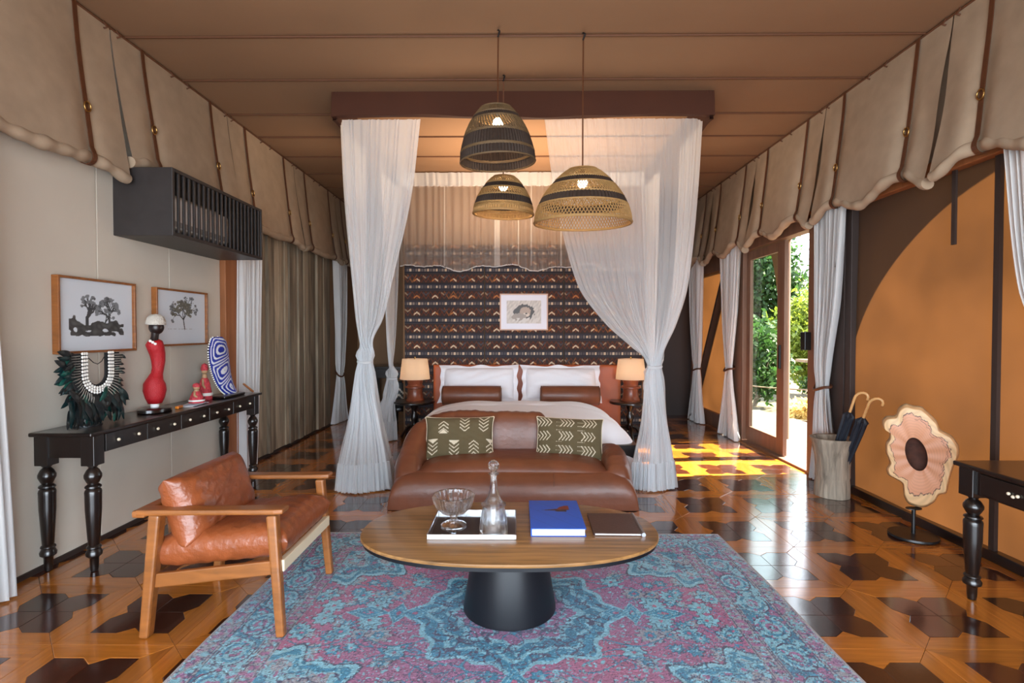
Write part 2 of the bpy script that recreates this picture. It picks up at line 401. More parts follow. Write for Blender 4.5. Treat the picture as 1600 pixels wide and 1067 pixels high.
# ---- headboard partition: beige canvas above, three woven-pattern panels below
part = MB().box(-1.47, 1.64, 6.86, 6.97, 0, ZC).build('wall_partition', ceil_m); setp(part, kind='structure')
cA, cB = np.array(lin(50, 50, 60)), np.array(lin(58, 46, 44))
pal = np.array([lin(214, 190, 160), lin(176, 112, 66), lin(120, 66, 44), lin(96, 92, 100), lin(190, 160, 130)])
def weave(X, Y):
    """rows alternating: zigzag band with chevrons, bead band; thin stripes between"""
    per = .2148; row = np.floor(Y/per); v = (Y/per-row)
    C = np.broadcast_to(cA, X.shape+(3,)).copy()
    z = (v > .42)                                  # zigzag band
    vz = np.clip((v-.46)/.5, 0, 1); cell = .118; u = X/cell; ui = np.floor(u); uf = u-ui
    tri = np.abs(((uf*2) % 2)-1); band = (v > .46) & (v < .96)
    C[z] = cB
    h1 = np.sin(ui*12.9898+row*78.233)*43758.5; h1 -= np.floor(h1)
    idx = (h1*5).astype(int)
    zz = band & (np.abs(vz-tri*.85-.08) < .11)
    C[zz] = (pal[np.where(idx == 0, 1, 2)]*.55)[zz]
    zz2 = band & (np.abs((1-vz)-tri*.85-.08) < .07); C[zz2] = pal[2][None]*.8
    uc = np.abs(((X/cell/2) % 1)-.5)*2
    chev = band & (np.abs(vz-.18-(1-uc*3)*.28) < .10) & (uc < .34); C[chev] = (pal[np.where(h1 > .35, 0, 1)]*1.0)[chev]
    uc2 = np.abs((((X+cell)/cell/2) % 1)-.5)*2
    chev2 = band & (np.abs((1-vz)-.18-(1-uc2*3)*.28) < .10) & (uc2 < .34); C[chev2] = (pal[np.where(h1 > .5, 4, 3)]*.6)[chev2]
    bead = (v > .10) & (v < .32); b = X/.0379; bi = np.floor(b); bf = b-bi
    h2 = np.sin(bi*3.17+row*5.3)*1313.7; h2 -= np.floor(h2)
    on = bead & (bf > .16) & (bf < .84) & (np.abs(v-.21) < .085)
    C[on] = (pal[3][None]*.6+.3*h2[..., None]*pal[0][None])[on]
    big = bead & ((bi % 3) == 0) & (np.abs(bf-.5) < .34) & (np.abs(v-.21) < .075); C[big] = (pal[0]*.95)
    C[(np.abs(v-.03) < .012) | (np.abs(v-.38) < .012)] = pal[3]*.5
    C[(np.abs(v-.06) < .015) | (np.abs(v-.41) < .015)] = cA*.25
    return C
for a, b in ((-1.45, -.415), (-.415, .609), (.609, 1.62)):
    M = Matrix.Translation(((a+b)/2, 6.832, 1.2285)) @ Matrix.Rotation(PI/2, 4, 'X')
    p = MB().box(a+.004, b-.004, 6.834, 6.858, 0, 2.457).build('pattern_panel', blackm, part, bevel=.006)
    panel('woven_print', b-a-.016, 2.445, 0.0056, weave, clothp, M, p)

# ---- right wall: roll-down mesh screens, door, posts
wallR = MB().box(WR, WR+.07, YF, 5.05, 2.40, ZC+.1).box(WR, WR+.07, 5.05, 6.5, 2.42, ZC+.1).box(WR, WR+.07, 6.5, YB, 2.36, ZC+.1)\
    .box(WR, WR+.07, 8.5, YB, 0, 2.5).build('wall_right', canvas); setp(wallR, kind='structure')
for a, b in ((YF, .2), (.2, 1.65), (1.65, 3.118), (3.112, 4.43)):
    nu, nv = 14, 14; V = []
    for i in range(nu):
        for j in range(nv):
            u, v = i/(nu-1), j/(nv-1); V.append((WR+.02-.02*math.sin(PI*u)*math.sin(PI*v)+.008*math.sin(9*u+5*v), a+u*(b-a), .05+v*2.36))
    surf('mesh_screen', V, grid_faces(nu, nv), screenm, wallR)
for y in (3.115, 1.65, .2):
    MB().box(WR-.012, WR+.012, y-.018, y+.018, .05, 2.42).build('screen_seam', framed, wallR)
MB().box(WR-.03, WR+.05, 4.42, 4.50, 0, 2.42).build('screen_jamb', framed, wallR, bevel=.004)
MB().box(WR-.04, WR+.03, 4.50, 4.84, 0, 2.42).build('screen_panel', framed, wallR)
MB().box(WR-.02, WR-.006, 3.40, 3.43, 1.90, 2.5).build('pull_strap', framed, wallR)
t = MB().box(WR-.025, WR+.05, YF, 4.84, 0, .062).build('baseboard_right', blackw, bevel=.004); setp(t, kind='structure')
t = MB().box(WR-.05, WR+.05, YF, 5.05, 2.37, 2.47).build('trim_2', postm, bevel=.006); setp(t, kind='structure')
# small screen beyond the door, in a frame
small = MB().box(WR-.02, WR+.05, 7.0, 8.5, 0, .20).box(WR-.02, WR+.05, 7.0, 8.5, 2.18, 2.40).box(WR-.02, WR+.05, 8.42, 8.5, .2, 2.2)\
    .box(WR-.02, WR+.05, 6.98, 7.06, .2, 2.2).build('window_1', framew, bevel=.004); setp(small, kind='structure')
V = [(WR+.02, y, z) for y in (7.06, 8.42) for z in (.2, 2.18)]
surf('mesh_screen', V, [(0, 2, 3, 1)], screenm, small, smooth=False)
MB().bar((WR, 8.3, .2), (WR, 7.1, 2.1), .05, .12, (1, 0, 0)).build('brace', framed, small)
# door
door = MB().box(WR-.05, WR+.07, 4.84, 5.03, 0, 2.44).box(WR-.04, WR+.07, 6.50, 6.98, 0, 2.44).box(WR-.05, WR+.07, 5.03, 6.5, 2.31, 2.44)\
    .box(WR-.045, WR+.10, 5.03, 6.5, -.012, .022).build('door_1', framew, bevel=.004); setp(door, kind='structure')
leaf = MB().box(WR+.005, WR+.045, 5.585, 5.735, .03, 2.30).box(WR+.005, WR+.045, 6.40, 6.49, .03, 2.30).box(WR+.005, WR+.045, 5.735, 6.40, .03, .20)\
    .box(WR+.005, WR+.045, 5.735, 6.40, 2.20, 2.30).build('sliding_leaf', framew, door, bevel=.003)
MB().box(WR+.022, WR+.028, 5.73, 6.405, .19, 2.21).build('pane', panem, leaf)
MB().box(WR-.012, WR+.005, 5.64, 5.675, .95, 1.2).build('handle', blackm, leaf, bevel=.004)
MB().box(WR-.11, WR-.05, 4.97, 5.05, 1.17, 1.34).build('lock_box', blackm, door, bevel=.006)

# ---- outside: deck, fly canvas with arched edges on poles, ground, railing, plants
deck = MB().box(2.9, 4.35, 2.0, 9.5, -.3, -.06).build('deck', greyd); setp(deck, kind='structure')
y = 4.4
while y < 8.2:
    MB().box(2.88, 4.35, y+.004, y+.136, -.06, -.02).build('deck_board', greyd, deck, bevel=.003); y += .14
gm = mat('pale_sand', lin(104, 92, 74), .95, var=(1.2, .12), bump=(30, .4))
gr = MB().box(-60, 80, -40, 90, -.6, -.40).build('ground', gm); setp(gr, kind='structure')
flym = mat('fly_canvas', lin(150, 128, 100), .9)
# canvas fly valance: arched lower edges between poles, shading the upper part of the screens
fly = MB()
def arch(y, a, b, zl, zh):
    u = (y-a)/(b-a)*2-1; return zl+(zh-zl)*math.sqrt(max(0, 1-abs(u)**2.2))
N = 90; ysf = np.linspace(YF, YB, N); V = []
def edge(y):
    if y < .2: return 2.2
    if y < 4.62: return arch(y, .2, 4.62, 1.3, 3.05)
    if y < 6.75: return arch(y, 4.62, 6.75, 2.1, 2.62)
    return arch(y, 6.75, 8.9, 1.4, 2.9)
ysf = np.unique(np.concatenate([ysf, np.linspace(4.0, 5.2, 50), np.linspace(6.5, 7.1, 30)]))
for dx in (3.32, 3.335):
    for y in ysf: V += [(dx, y, 3.47), (dx, y, edge(y))]
n = len(ysf); F = []
for k in range(n-1):
    a = 2*k; F += [(a, a+1, a+3, a+2), (2*n+a, 2*n+a+2, 2*n+a+3, 2*n+a+1), (a+1, 2*n+a+1, 2*n+a+3, a+3)]
sky_block = MB().box(WL-.3, WR+.6, -5.5, YF+.01, 2.40, 2.52).build('roof_porch', flym); setp(sky_block, kind='structure')  # unseen slab added to block the upper sky and darken ceiling and flaps
flyo = MB().add(V, F).box(2.86, 3.335, YF, YB, 3.36, 3.47).build('roof_fly', flym); setp(flyo, kind='structure')
for y in (.2, 4.62, 6.75): MB().lathe([(.045, -.45), (.04, 3.36)], (3.42, y, 0), 12).build('fly_pole', framew, flyo, smooth=40)
leafm = mat('green_leaf', lin(124, 142, 48), .55, var=(3, .35), thin=(0, .45), rnd=.25)
leafd = mat('dark_green_leaf', lin(52, 84, 38), .5, var=(3, .35), thin=(0, .4), rnd=.2)
barkm = mat('grey_bark', lin(120, 104, 86), .9)
def leaves(c, rad, n, size, seed, flat=.8):
    rs = np.random.default_rng(seed); m = max(6, n//220)
    cl = rs.normal(size=(m, 3)); cl /= np.linalg.norm(cl, axis=1, keepdims=True); cl *= rs.uniform(.35, 1, (m, 1))**.5
    k = rs.integers(0, m, n); p = cl[k]*rad*.82+rs.normal(size=(n, 3))*np.array(rad)*.17
    p += np.array(c); d = rs.normal(size=(n, 3)); d /= np.linalg.norm(d, axis=1, keepdims=True)
    e = np.cross(d, rs.normal(size=(n, 3))); e /= np.linalg.norm(e, axis=1, keepdims=True)
    s = size*rs.uniform(.6, 1.3, (n, 1))
    V = np.stack([p, p+d*s*.5+e*s*.26, p+d*s, p+d*s*.5-e*s*.26], 1).reshape(-1, 3)
    V[:, 2] = np.maximum(V[:, 2], -.38)
    return V, np.arange(4*n).reshape(n, 4)
def shrub(nm, label, x, y, rx, ry, z0, z1, n, size, m, seed, group='shrubs beyond the deck'):
    o = thing(nm, label, 'shrub' if nm != 'tree' else 'tree', (x, y, -.4), group)
    V, F = leaves((x, y, (z0+z1)/2), (rx, ry, (z1-z0)/2), n, size, seed); surf('foliage', V, F, m, o, smooth=False)
    mb = MB(); rs = random.Random(seed)
    for k in range(4):
        a = rs.uniform(0, 6.28); mb.tube([(x, y, -.42), (x+.1*math.cos(a), y+.1*math.sin(a), z0*.5), (x+rx*.4*math.cos(a), y+ry*.4*math.sin(a), (z0+z1)/2)], [.05, .035, .012], 6)
    mb.build('stem', barkm, o)
    return o
shrub('shrub', 'bright yellow-green bush seen through the open door gap', 7.9, 14.2, 1.05, 1.1, -.3, 2.6, 8000, .15, leafm, 1)
shrub('shrub', 'dark green bush behind the left part of the glass door', 5.5, 12.3, .75, .9, -.3, 1.75, 6000, .15, leafd, 2)
shrub('tree', 'tall leafy tree behind the glass door pane', 8.1, 17.6, 1.3, 1.3, .6, 4.8, 9000, .20, leafd, 3, 'trees beyond the deck')
shrub('shrub', 'low green bush at the right behind the rope rail', 6.85, 11.7, .45, .5, -.35, .75, 2500, .12, leafd, 4)
shrub('shrub', 'wide pale bush at the back between tree and open gap', 11.2, 20.0, 1.4, 1.6, -.3, 3.3, 7000, .2, leafm, 5)
for k, (hy, hs) in enumerate(((-.6, 11), (1.2, 12), (2.9, 13))):  # unseen hedge bushes added to keep low sky light off the mesh screens
    shrub('shrub', ['dense hedge bush outside the mesh screens nearest the camera', 'dense hedge bush outside the middle of the mesh screens', 'dense hedge bush outside the far mesh screen'][k], 5.9, hy, .9, .62, -.4, 2.7, 3500, .22, leafd, hs, 'hedge outside the mesh screens')
shrub('tree', 'tall tree outside the near mesh screens', 8.3, -.6, 1.2, 1.5, .6, 5.7, 6000, .24, leafd, 21, 'trees outside the mesh screens')  # unseen trees added to block the sky above the hedge and dapple the screens
shrub('tree', 'tall tree outside the mesh screen behind the wood slice', 8.3, 2.7, 1.2, 1.6, .6, 5.4, 6000, .24, leafd, 22, 'trees outside the mesh screens')
V, F = leaves((5.55, 10.3, -.2), (.45, .4, .22), 3500, .10, 9)
o = surf('dry_grass_tuft', V, F, mat('dry_grass', lin(226, 206, 140), .8, thin=(0, .4)), None, (5.55, 10.3, -.4), smooth=False); setp(o, 'pale dry grass tuft at the foot of the bushes', 'grass', kind='stuff')
tw = thing('bare_tree', 'bare grey branches hanging at the top of the open door', 'tree', (7.2, 10.0, -.4))
mb = MB(); rs = random.Random(5)
mb.tube([(7.9, 10.2, -.42), (7.8, 10.1, 2), (7.3, 10, 4.2)], [.09, .07, .04], 8); mb.build('trunk', barkm, tw)
mb = MB()
def twig(p, d, l, r, dep):
    pts = [p]; q = Vector(p); dd = Vector(d)
    for k in range(5):
        dd = (dd+Vector((rs.gauss(0, .22), rs.gauss(0, .15), rs.gauss(-.06, .15)))).normalized(); q = q+dd*l/5; pts.append(q.copy())
    mb.tube(pts, [r*(1-.14*i) for i in range(6)], 5)
    if dep:
        for k in (2, 3, 4, 5): twig(pts[k], (dd+Vector((rs.gauss(0, .7), rs.gauss(0, .4), rs.gauss(-.4, .5)))).normalized(), l*.6, r*.6, dep-1)
for d in ((-.7, 0, -.5), (-.4, .1, -.9), (-1, -.1, .1)): twig((7.3, 10, 4.1), Vector(d).normalized(), 1.5, .022, 2)
mb.build('branch', barkm, tw)
rail = thing('rope_fence', 'low rope fence with wooden posts at the deck edge', 'fence', (4.8, 9.9, -.4))
for x, y in ((3.9, 10.9), (5.75, 9.0)): MB().lathe([(.045, -.42), (.04, .42)], (x, y, 0), 10).build('post', barkm, rail, smooth=40)
for z in (.34, -.22):
    mb = MB(); a, b = (3.9, 10.9), (5.75, 9.0)
    mb.tube([(a[0]+(b[0]-a[0])*k/10, a[1]+(b[1]-a[1])*k/10, z-.06*math.sin(PI*k/10)) for k in range(11)], .014, 6).build('rope', barkm, rail, smooth=60)
bt = thing('bird_table', 'small wooden post table among the bushes outside', 'table', (5.4, 9.75, -.4))
MB().box(5.36, 5.44, 9.71, 9.79, -.42, .78).build('post', barkm, bt); MB().box(5.2, 5.6, 9.58, 9.92, .78, .83).build('top', barkm, bt)

# ---- canopy frame over the bed
can = thing('canopy_frame', 'rust brown fabric covered canopy frame under the ceiling above the bed', 'canopy', (.05, 4.46, ZC-.22))
rust = mat('rust_fabric', lin(66, 29, 8), .8, var=(3, .1), bump=(200, .15))
V = []; nu = 60
for i in range(nu):
    u = i/(nu-1); x = -1.54+u*3.175
    for z, yy in ((ZC-.012, 4.435), (ZC-.10, 4.425), (3.13+.012*math.sin(9*u)+.006*math.sin(31*u), 4.42), (3.125+.012*math.sin(9*u), 4.46), (ZC-.012, 4.47)):
        V.append((x, yy, z))
surf('front_valance', V, grid_faces(nu, 5), rust, can, ang=40)
for x, s in ((-1.52, -1), (1.615, 1)):
    V = []
    for i in range(30):
        y = 4.43+i/29*2.16
        for z, xx in ((ZC-.012, x), (3.10+.01*math.sin(i), x+.012*s), (3.10+.01*math.sin(i), x-.02*s), (ZC-.012, x-.03*s)): V.append((xx, y, z))
    surf('side_valance', V, grid_faces(30, 4), rust, can, ang=40)
# ================================================================== CANVAS FLAPS along both walls
def flap(side, y0, y1, label, group, seed, lift=0):
    rs = np.random.default_rng(seed); wall = WL if side < 0 else WR-.04; inw = 1 if side < 0 else -1
    root = thing('rolled_canvas_flap', label, 'canvas blind', (wall, (y0+y1)/2, 2.3), group)
    nu, nv = 70, 36; s = np.linspace(0, 1, nu)[:, None]; t = np.linspace(0, 1, nv)[None]
    s1, s2 = .205, .795
    g1 = np.exp(-((s-s1)/.05)**2)+np.exp(-((s-s2)/.05)**2)
    if side < 0:
        zb = 2.40-.02*np.exp(-((s-.5)/.2)**2)-.04*np.exp(-(s/.07)**2)-.04*np.exp(-((1-s)/.07)**2)+.015*g1
        base, groove = .135, .035
    else:
        zb = 2.44-.115*np.exp(-((s-.52)/.17)**2)-.14*np.exp(-(s/.11)**2)-.11*np.exp(-((1-s)/.11)**2)
        base, groove = .15, .06
    zb = zb+rs.normal(0, .006)+lift
    off = .015+base*t**1.25-groove*g1*t**1.2*(1-.2*t)+.03*np.exp(-((s-.5)/.22)**2)*np.sin(PI*t)*(1 if side > 0 else .4)
    for _ in range(5):
        off = off+rs.uniform(.002, .0055 if side > 0 else .003)*np.sin(s*rs.uniform(3, 16)+t*rs.uniform(-7, 7)+rs.uniform(0, 6))*t
    # diagonal drag folds fanning from the top corners
    if side > 0: off = off+.012*np.sin(14*(s+.35*t))*np.exp(-((np.minimum(s, 1-s))/.16)**2)*np.sin(PI*t)
    gap = .004+(.010 if side < 0 else .030)*t
    Y = y0+gap+(y1-y0-2*gap)*s; X = wall+inw*off; Z = ZC-.012+(zb-ZC)*t*(1-.0*t)
    V = np.stack([np.broadcast_to(q, (nu, nv)) for q in (X, Y, Z)], -1).reshape(-1, 3)
    surf('canvas', V, grid_faces(nu, nv), canvas, root)
    # the roll at the bottom
    i = np.arange(0, nu); px = X[:, -1]-inw*.028; py = np.broadcast_to(Y, (nu, nv))[:, -1]; pz = np.broadcast_to(Z, (nu, nv))[:, -1]-.005
    nr = 14; V = []
    for a in range(nu):
        rr_ = .040+.004*math.sin(a*.9+seed)+.004*math.sin(a*.37)
        for b in range(nr):
            th = 2*PI*b/nr+a*.05; V.append((px[a]+rr_*math.cos(th), py[a], pz[a]+rr_*.9*math.sin(th)))
    n = nu; F = [tuple(q) for q in grid_faces(nu, nr)]+[(a*nr+nr-1, (a+1)*nr+nr-1, (a+1)*nr, a*nr) for a in range(nu-1)]
    mb = MB().add(V, F+[tuple(range(nr)), tuple((nu-1)*nr+k for k in range(nr))[::-1]])
    mb.build('bottom_roll', canvas, root, smooth=60)
    # straps with ring
    for sv in (s1, s2):
        k = int(round(sv*(nu-1))); pts = []
        for j in range(0, nv, 3):
            pts.append((X[k, j]+inw*.008, py[k] if j == nv-1 else np.broadcast_to(Y, (nu, nv))[k, j], np.broadcast_to(Z, (nu, nv))[k, j]))
        cx, cz = px[k], pz[k]; yy = py[k]
        for th in np.linspace(.3, -2.2, 7):
            pts.append((cx+inw*.050*math.cos(th), yy, cz+.047*math.sin(th)))
        sm = MB()
        P = [Vector(q) for q in pts]; V = []
        for a in range(len(P)):
            d = (P[min(a+1, len(P)-1)]-P[max(a-1, 0)]).normalized(); nn = d.cross(Vector((0, 1, 0))).normalized()
            for wy, h in ((-.016, 0), (.016, 0), (.016, .005), (-.016, .005)): V.append(P[a]+Vector((0, wy, 0))+nn*(h if nn.x*inw > 0 else -h))
        F = [(a*4+q, a*4+(q+1) % 4, a*4+4+(q+1) % 4, a*4+4+q) for a in range(len(P)-1) for q in range(4)]
        st = sm.add(V, F+[(0, 1, 2, 3), tuple(len(V)-4+q for q in (3, 2, 1, 0))]).build('strap', strapm, root)
        q = Vector(pts[8]); rm = MB()
        rm.tube([(q.x+inw*.010, q.y+.024*math.cos(a), q.z+.030*math.sin(a)) for a in np.linspace(0, 2*PI, 14)[:-1]], .005, 6, closed=True)
        rm.build('ring', brass, st, smooth=60)
    # eyelet hooks along the top edge
    for sv in (.04, .43, .57, .96):
        MB().tube([(wall+inw*.02, y0+(y1-y0)*sv, ZC-.005), (wall+inw*.035, y0+(y1-y0)*sv+.01, ZC-.04), (wall+inw*.02, y0+(y1-y0)*sv, ZC-.05)], .006, 6).build('hook', strapm, root)
    return root
for (a, b), lb in zip(((2.07, 3.485), (3.485, 4.89), (4.89, 6.34), (6.34, 7.75), (7.75, 8.88)),
        ('beige rolled canvas flap with buckled strap at the left wall nearest the camera', 'beige canvas flap hanging above and behind the slatted air conditioner box',
         'beige canvas flap above the near half of the weathered plank wall', 'beige canvas flap above the far half of the weathered plank wall', 'farthest canvas flap on the left wall beyond the planks')):
    flap(-1, a, b, lb, 'rolled canvas flaps along the left wall', int(a*100), .115 if a == 3.485 else 0)
for (a, b), lb in zip(((2.0, 3.39), (3.39, 4.76), (4.76, 6.10), (6.10, 7.42), (7.42, 8.7)),
        ('rumpled canvas flap cut by the right edge of the photo above the near mesh screen', 'drooping canvas flap above the umbrella stump and lit mesh screen', 'drooping canvas flap over the open sliding door',
         'drooping canvas flap between sliding door and small far screen', 'farthest canvas flap on the right wall')):
    flap(1, a, b, lb, 'rolled canvas flaps along the right wall', int(a*100)+7)
for nm, x in (('trim_3', WL+.012), ('trim_4', WR-.052)):
    setp(MB().tube([(x, YF, ZC-.014), (x, YB, ZC-.014)], .010, 8).build(nm, piping), kind='structure')

# ================================================================== CURTAINS
def curtain(label, x, y0, y1, zt, ztie, yc, side, wt=.07, foot=None, seed=0, nf=8, ring=True, group='white wall curtains', amp=.035, zf=.012):
    f0, f1 = foot or (y0-.02, y1+.02); inw = side
    root = thing('curtain', label, 'curtain', (x, (y0+y1)/2, 0), group)
    P = lambda a, b, dx=0: [(x+dx, a+(b-a)*k/8) for k in range(9)]
    lv = [(zt, P(y0, y1), amp), (zt*.5+ztie*.5, P(y0*.75+yc*.25, y1*.75+yc*.25), amp*1.05), (ztie+.16, P(yc-wt*1.25, yc+wt*1.25), amp*.9), (ztie, P(yc-wt, yc+wt), amp*.62),
          (ztie-.16, P(yc-wt*1.2, yc+wt*1.2), amp*.85), (ztie*.4, P(f0*.7+yc*.3, f1*.7+yc*.3), amp), (zf, P(f0, f1), amp*1.25)]
    if not ring: lv = [(zt, P(y0, y1), amp), (zt*.5, P((y0+f0)/2, (y1+f1)/2), amp), (zf, P(f0, f1), amp*1.1)]
    V, F = drape(lv, nf, 120, 46, seed); surf('cloth', V, F, curtm, root)
    if ring:
        mb = MB(); n = 20
        mb.tube([(x+(amp*.62+.028)*math.cos(a), yc+(wt+.028)*math.sin(a), ztie+.015*math.sin(a*2)+.03*(math.cos(a)*-side)) for a in np.linspace(0, 2*PI, n+1)[:-1]], .012, 6, closed=True)
        mb.build('tieback', strapm, root, smooth=60)
    return root
curtain('white curtain at the left edge of the photo beside the console table', -2.56, 2.20, 2.50, 2.36, .8, 2.45, 1, seed=1, ring=False, foot=(2.25, 2.62), amp=.035)
curtain('white curtain between wooden post and weathered plank wall', -2.60, 4.96, 5.36, 2.42, .8, 5.12, 1, seed=2, ring=False, foot=(4.95, 5.20), amp=.028, nf=6)
curtain('white curtain with dark tieback at the far end of the plank wall', -2.61, 7.62, 8.1, 2.42, .72, 7.80, 1, wt=.09, seed=3, foot=(7.55, 8.0))
curtain('white curtain cut by the right edge of the photo in front of the mesh screen', 2.725, 2.66, 3.00, 2.40, .8, 2.56, -1, wt=.05, seed=4, amp=.022, foot=(2.4, 2.66))
curtain('tied white curtain between open door and mesh screen behind the stump', 2.715, 4.42, 4.86, 2.42, .86, 4.72, -1, wt=.075, seed=5, foot=(4.5, 4.88))
curtain('tied white curtain at the far side of the sliding glass door', 2.69, 6.42, 7.02, 2.42, .88, 6.72, -1, wt=.085, seed=6, foot=(6.42, 7.0))
curtain('tied white curtain beyond the small screen at the back right', 2.66, 7.65, 8.2, 2.42, .80, 7.85, -1, wt=.10, seed=8, foot=(7.6, 8.2))

# ================================================================== MOSQUITO NETS of the canopy
def tied_net(label, top, gather, foot, seed, m, nf, ruffle_m, fr=(.15, .5, .68, .86), grp='mosquito nets around the bed'):
    root = thing('mosquito_net', label, 'net', (gather[0], gather[1], 0), grp)
    n = len(top); gx, gy, gz = gather
    G = lambda r: [(gx-r*math.cos(PI*k/(n-1)), gy-.5*r*math.sin(PI*k/(n-1))+.02) for k in range(n)]
    mid = lambda a, t: [(p[0]*(1-t)+gx*t, p[1]*(1-t)+gy*t) for p in a]
    T = top; zt = 3.13
    lv = [(zt, T, .006), (zt-.6, mid(T, fr[0]), .008), (gz+.70, mid(T, fr[1]), .012), (gz+.36, mid(T, fr[2]), .015), (gz+.16, mid(T, fr[3]), .016), (gz+.05, G(.066), .014), (gz, G(.052), .012), (gz-.10, G(.070), .015),
          (gz*.55, mid(foot, .45), .02), (.22, mid(foot, .10), .024), (.02, foot, .026)]
    V, F = drape(lv, nf, 260, 90, seed); surf('netting', V, F, m, root)
    lv = [(.24, mid(foot, .08), .026), (.012, foot, .038)]
    V, F = drape(lv, int(nf*1.5), 300, 10, seed+1); surf('hem_ruffle', V, F, ruffle_m, root)
    mb = MB(); mb.tube([(gx+.056*math.cos(a), gy+.036*math.sin(a), gz+.01*math.sin(a)) for a in np.linspace(0, 2*PI, 17)[:-1]], .012, 6, closed=True)
    mb.build('tie', ruffle_m, root, smooth=60)
    return root
netF = mat('white_net_dense', lin(242, 244, 246), .9, thin=(.32, .5))
net_r = mat('white_net_open', lin(242, 244, 246), .9, thin=(.52, .5))
def poly(pts, n=17):
    pts = np.array(pts, float); d = np.r_[0, np.cumsum(np.linalg.norm(np.diff(pts, axis=0), axis=1))]
    t = np.linspace(0, d[-1], n); return [(np.interp(q, d, pts[:, 0]), np.interp(q, d, pts[:, 1])) for q in t]
tied_net('white mosquito net knotted at the front left corner of the bed canopy', poly([(-1.50, 5.3), (-1.50, 4.55), (-1.49, 4.49), (-.81, 4.49)]), (-1.295, 4.50, 1.09),
         poly([(-1.52, 4.42), (-1.32, 4.34), (-1.1, 4.46), (-1.12, 4.7)]), 11, netF, 26, netF)
tied_net('white mosquito net drawn to the front right corner of the bed canopy', poly([(.235, 4.49), (1.57, 4.49), (1.58, 4.55), (1.58, 5.2)]), (1.17, 4.50, 1.05),
         poly([(.97, 4.50), (1.12, 4.42), (1.34, 4.52), (1.36, 4.74)]), 13, net_r, 34, netF, (.09, .30, .56, .80))
tied_net('rear left mosquito net behind the left bedside lamp', poly([(-1.50, 5.9), (-1.49, 6.5), (-1.47, 6.55), (-1.42, 6.55)], 17), (-1.52, 6.42, .78), poly([(-1.76, 6.3), (-1.66, 6.38), (-1.48, 6.5)], 17), 15, netF, 10, netF)
tied_net('rear right mosquito net behind the right bedside lamp', poly([(1.53, 6.55), (1.57, 6.55), (1.58, 6.5), (1.58, 5.9)], 17), (1.62, 6.42, .8), poly([(1.58, 6.5), (1.70, 6.38), (1.80, 6.3)], 17), 17, netF, 10, netF)
rear = thing('net_valance', 'sheer gathered net valance hanging above the patterned headboard wall', 'net', (.08, 6.65, 2.14), 'mosquito nets around the bed')
V, F = drape([(ZC-.02, [(-1.48, 6.66), (.1, 6.655), (1.60, 6.66)], .010), (3.155, [(-1.47, 6.66), (.1, 6.655), (1.59, 6.66)], .014)], 30, 200, 10, 21); surf('heading_band', V, F, curtm, rear)
nu, nv = 420, 40; s = np.linspace(0, 1, nu)[:, None]; t = np.linspace(0, 1, nv)[None]
zb = 2.145+.03*np.sin(s*19)+.02*np.sin(s*41+1); Zn = 3.16+(zb-3.16)*t
Xn = -1.46+3.04*s+.01*np.sin(s*160)*t; Yn = 6.645+.022*np.sin(s*2*PI*34+1.2*np.sin(s*40))*(.5+.5*t)
V = np.stack([np.broadcast_to(q, (nu, nv)) for q in (Xn, Yn, Zn)], -1).reshape(-1, 3); surf('sheer_panel', V, grid_faces(nu, nv), net2, rear)
mb = MB(); mb.tube([(float(Xn[i, -1]), float(Yn[i, -1]), float(Zn[i, -1])) for i in range(0, nu, 3)], .007, 5); mb.build('hem', curtm, rear, smooth=60)
for x, ww in ((-.245, .032), (.02, .008), (.18, .008), (-.9, .008), (.55, .008)):
    V, F = drape([(3.15, [(x-ww, 6.63), (x+ww, 6.63)], .006), (2.16, [(x-ww*1.1, 6.61), (x+ww*1.1, 6.61)], .008)], 2, 12, 12, 4); surf('net_overlap', V, F, net, rear)

# ================================================================== BED
bed = thing('bed', 'large double bed with white duvet and tall cognac leather headboard', 'bed', (.1, 5.8, 0))
MB().box(-.95, 1.12, 4.86, 6.70, .03, .30).build('bed_base', blackw, bed, bevel=.01)
for k in range(5):
    a = -1.065+k*.4785
    V, F, U, Vv = cushion(.474, .90, .07, 16, 3, 26, 30, M=TRS((a+.239, 6.755, .47), PI/2)); surf('headboard_panel', V, F, headm, bed)
MB().box(-1.065, 1.328, 6.765, 6.83, 0, .915).build('headboard_back', headm, bed, bevel=.006)
def duv(U, V_, X, Y, H):
    return X+.012*np.sin(Y*9), Y, H+.006*np.sin(X*11+Y*7)*(1-np.abs(U)**4)+.012*np.abs(U)**3*np.sin(Y*16+U)
V, F, U, Vv = cushion(2.06, 1.84, .84, 9, 3, 60, 40, both=False, M=TRS((.08, 5.79, .045))); surf('mattress', V, F, sheetm, bed)
V, F, U, Vv = cushion(2.30, 1.30, 1.0, 5, 2.3, 80, 60, both=False, M=TRS((.01, 5.49, .045)), fn=duv)
surf('duvet', V, F, sheetm, bed)
V, F, U, Vv = cushion(2.27, .46, 1.02, 5, 2.3, 80, 30, both=False, M=TRS((.01, 5.93, .045)), fn=duv); surf('folded_sheet', V, F, sheetm, bed)
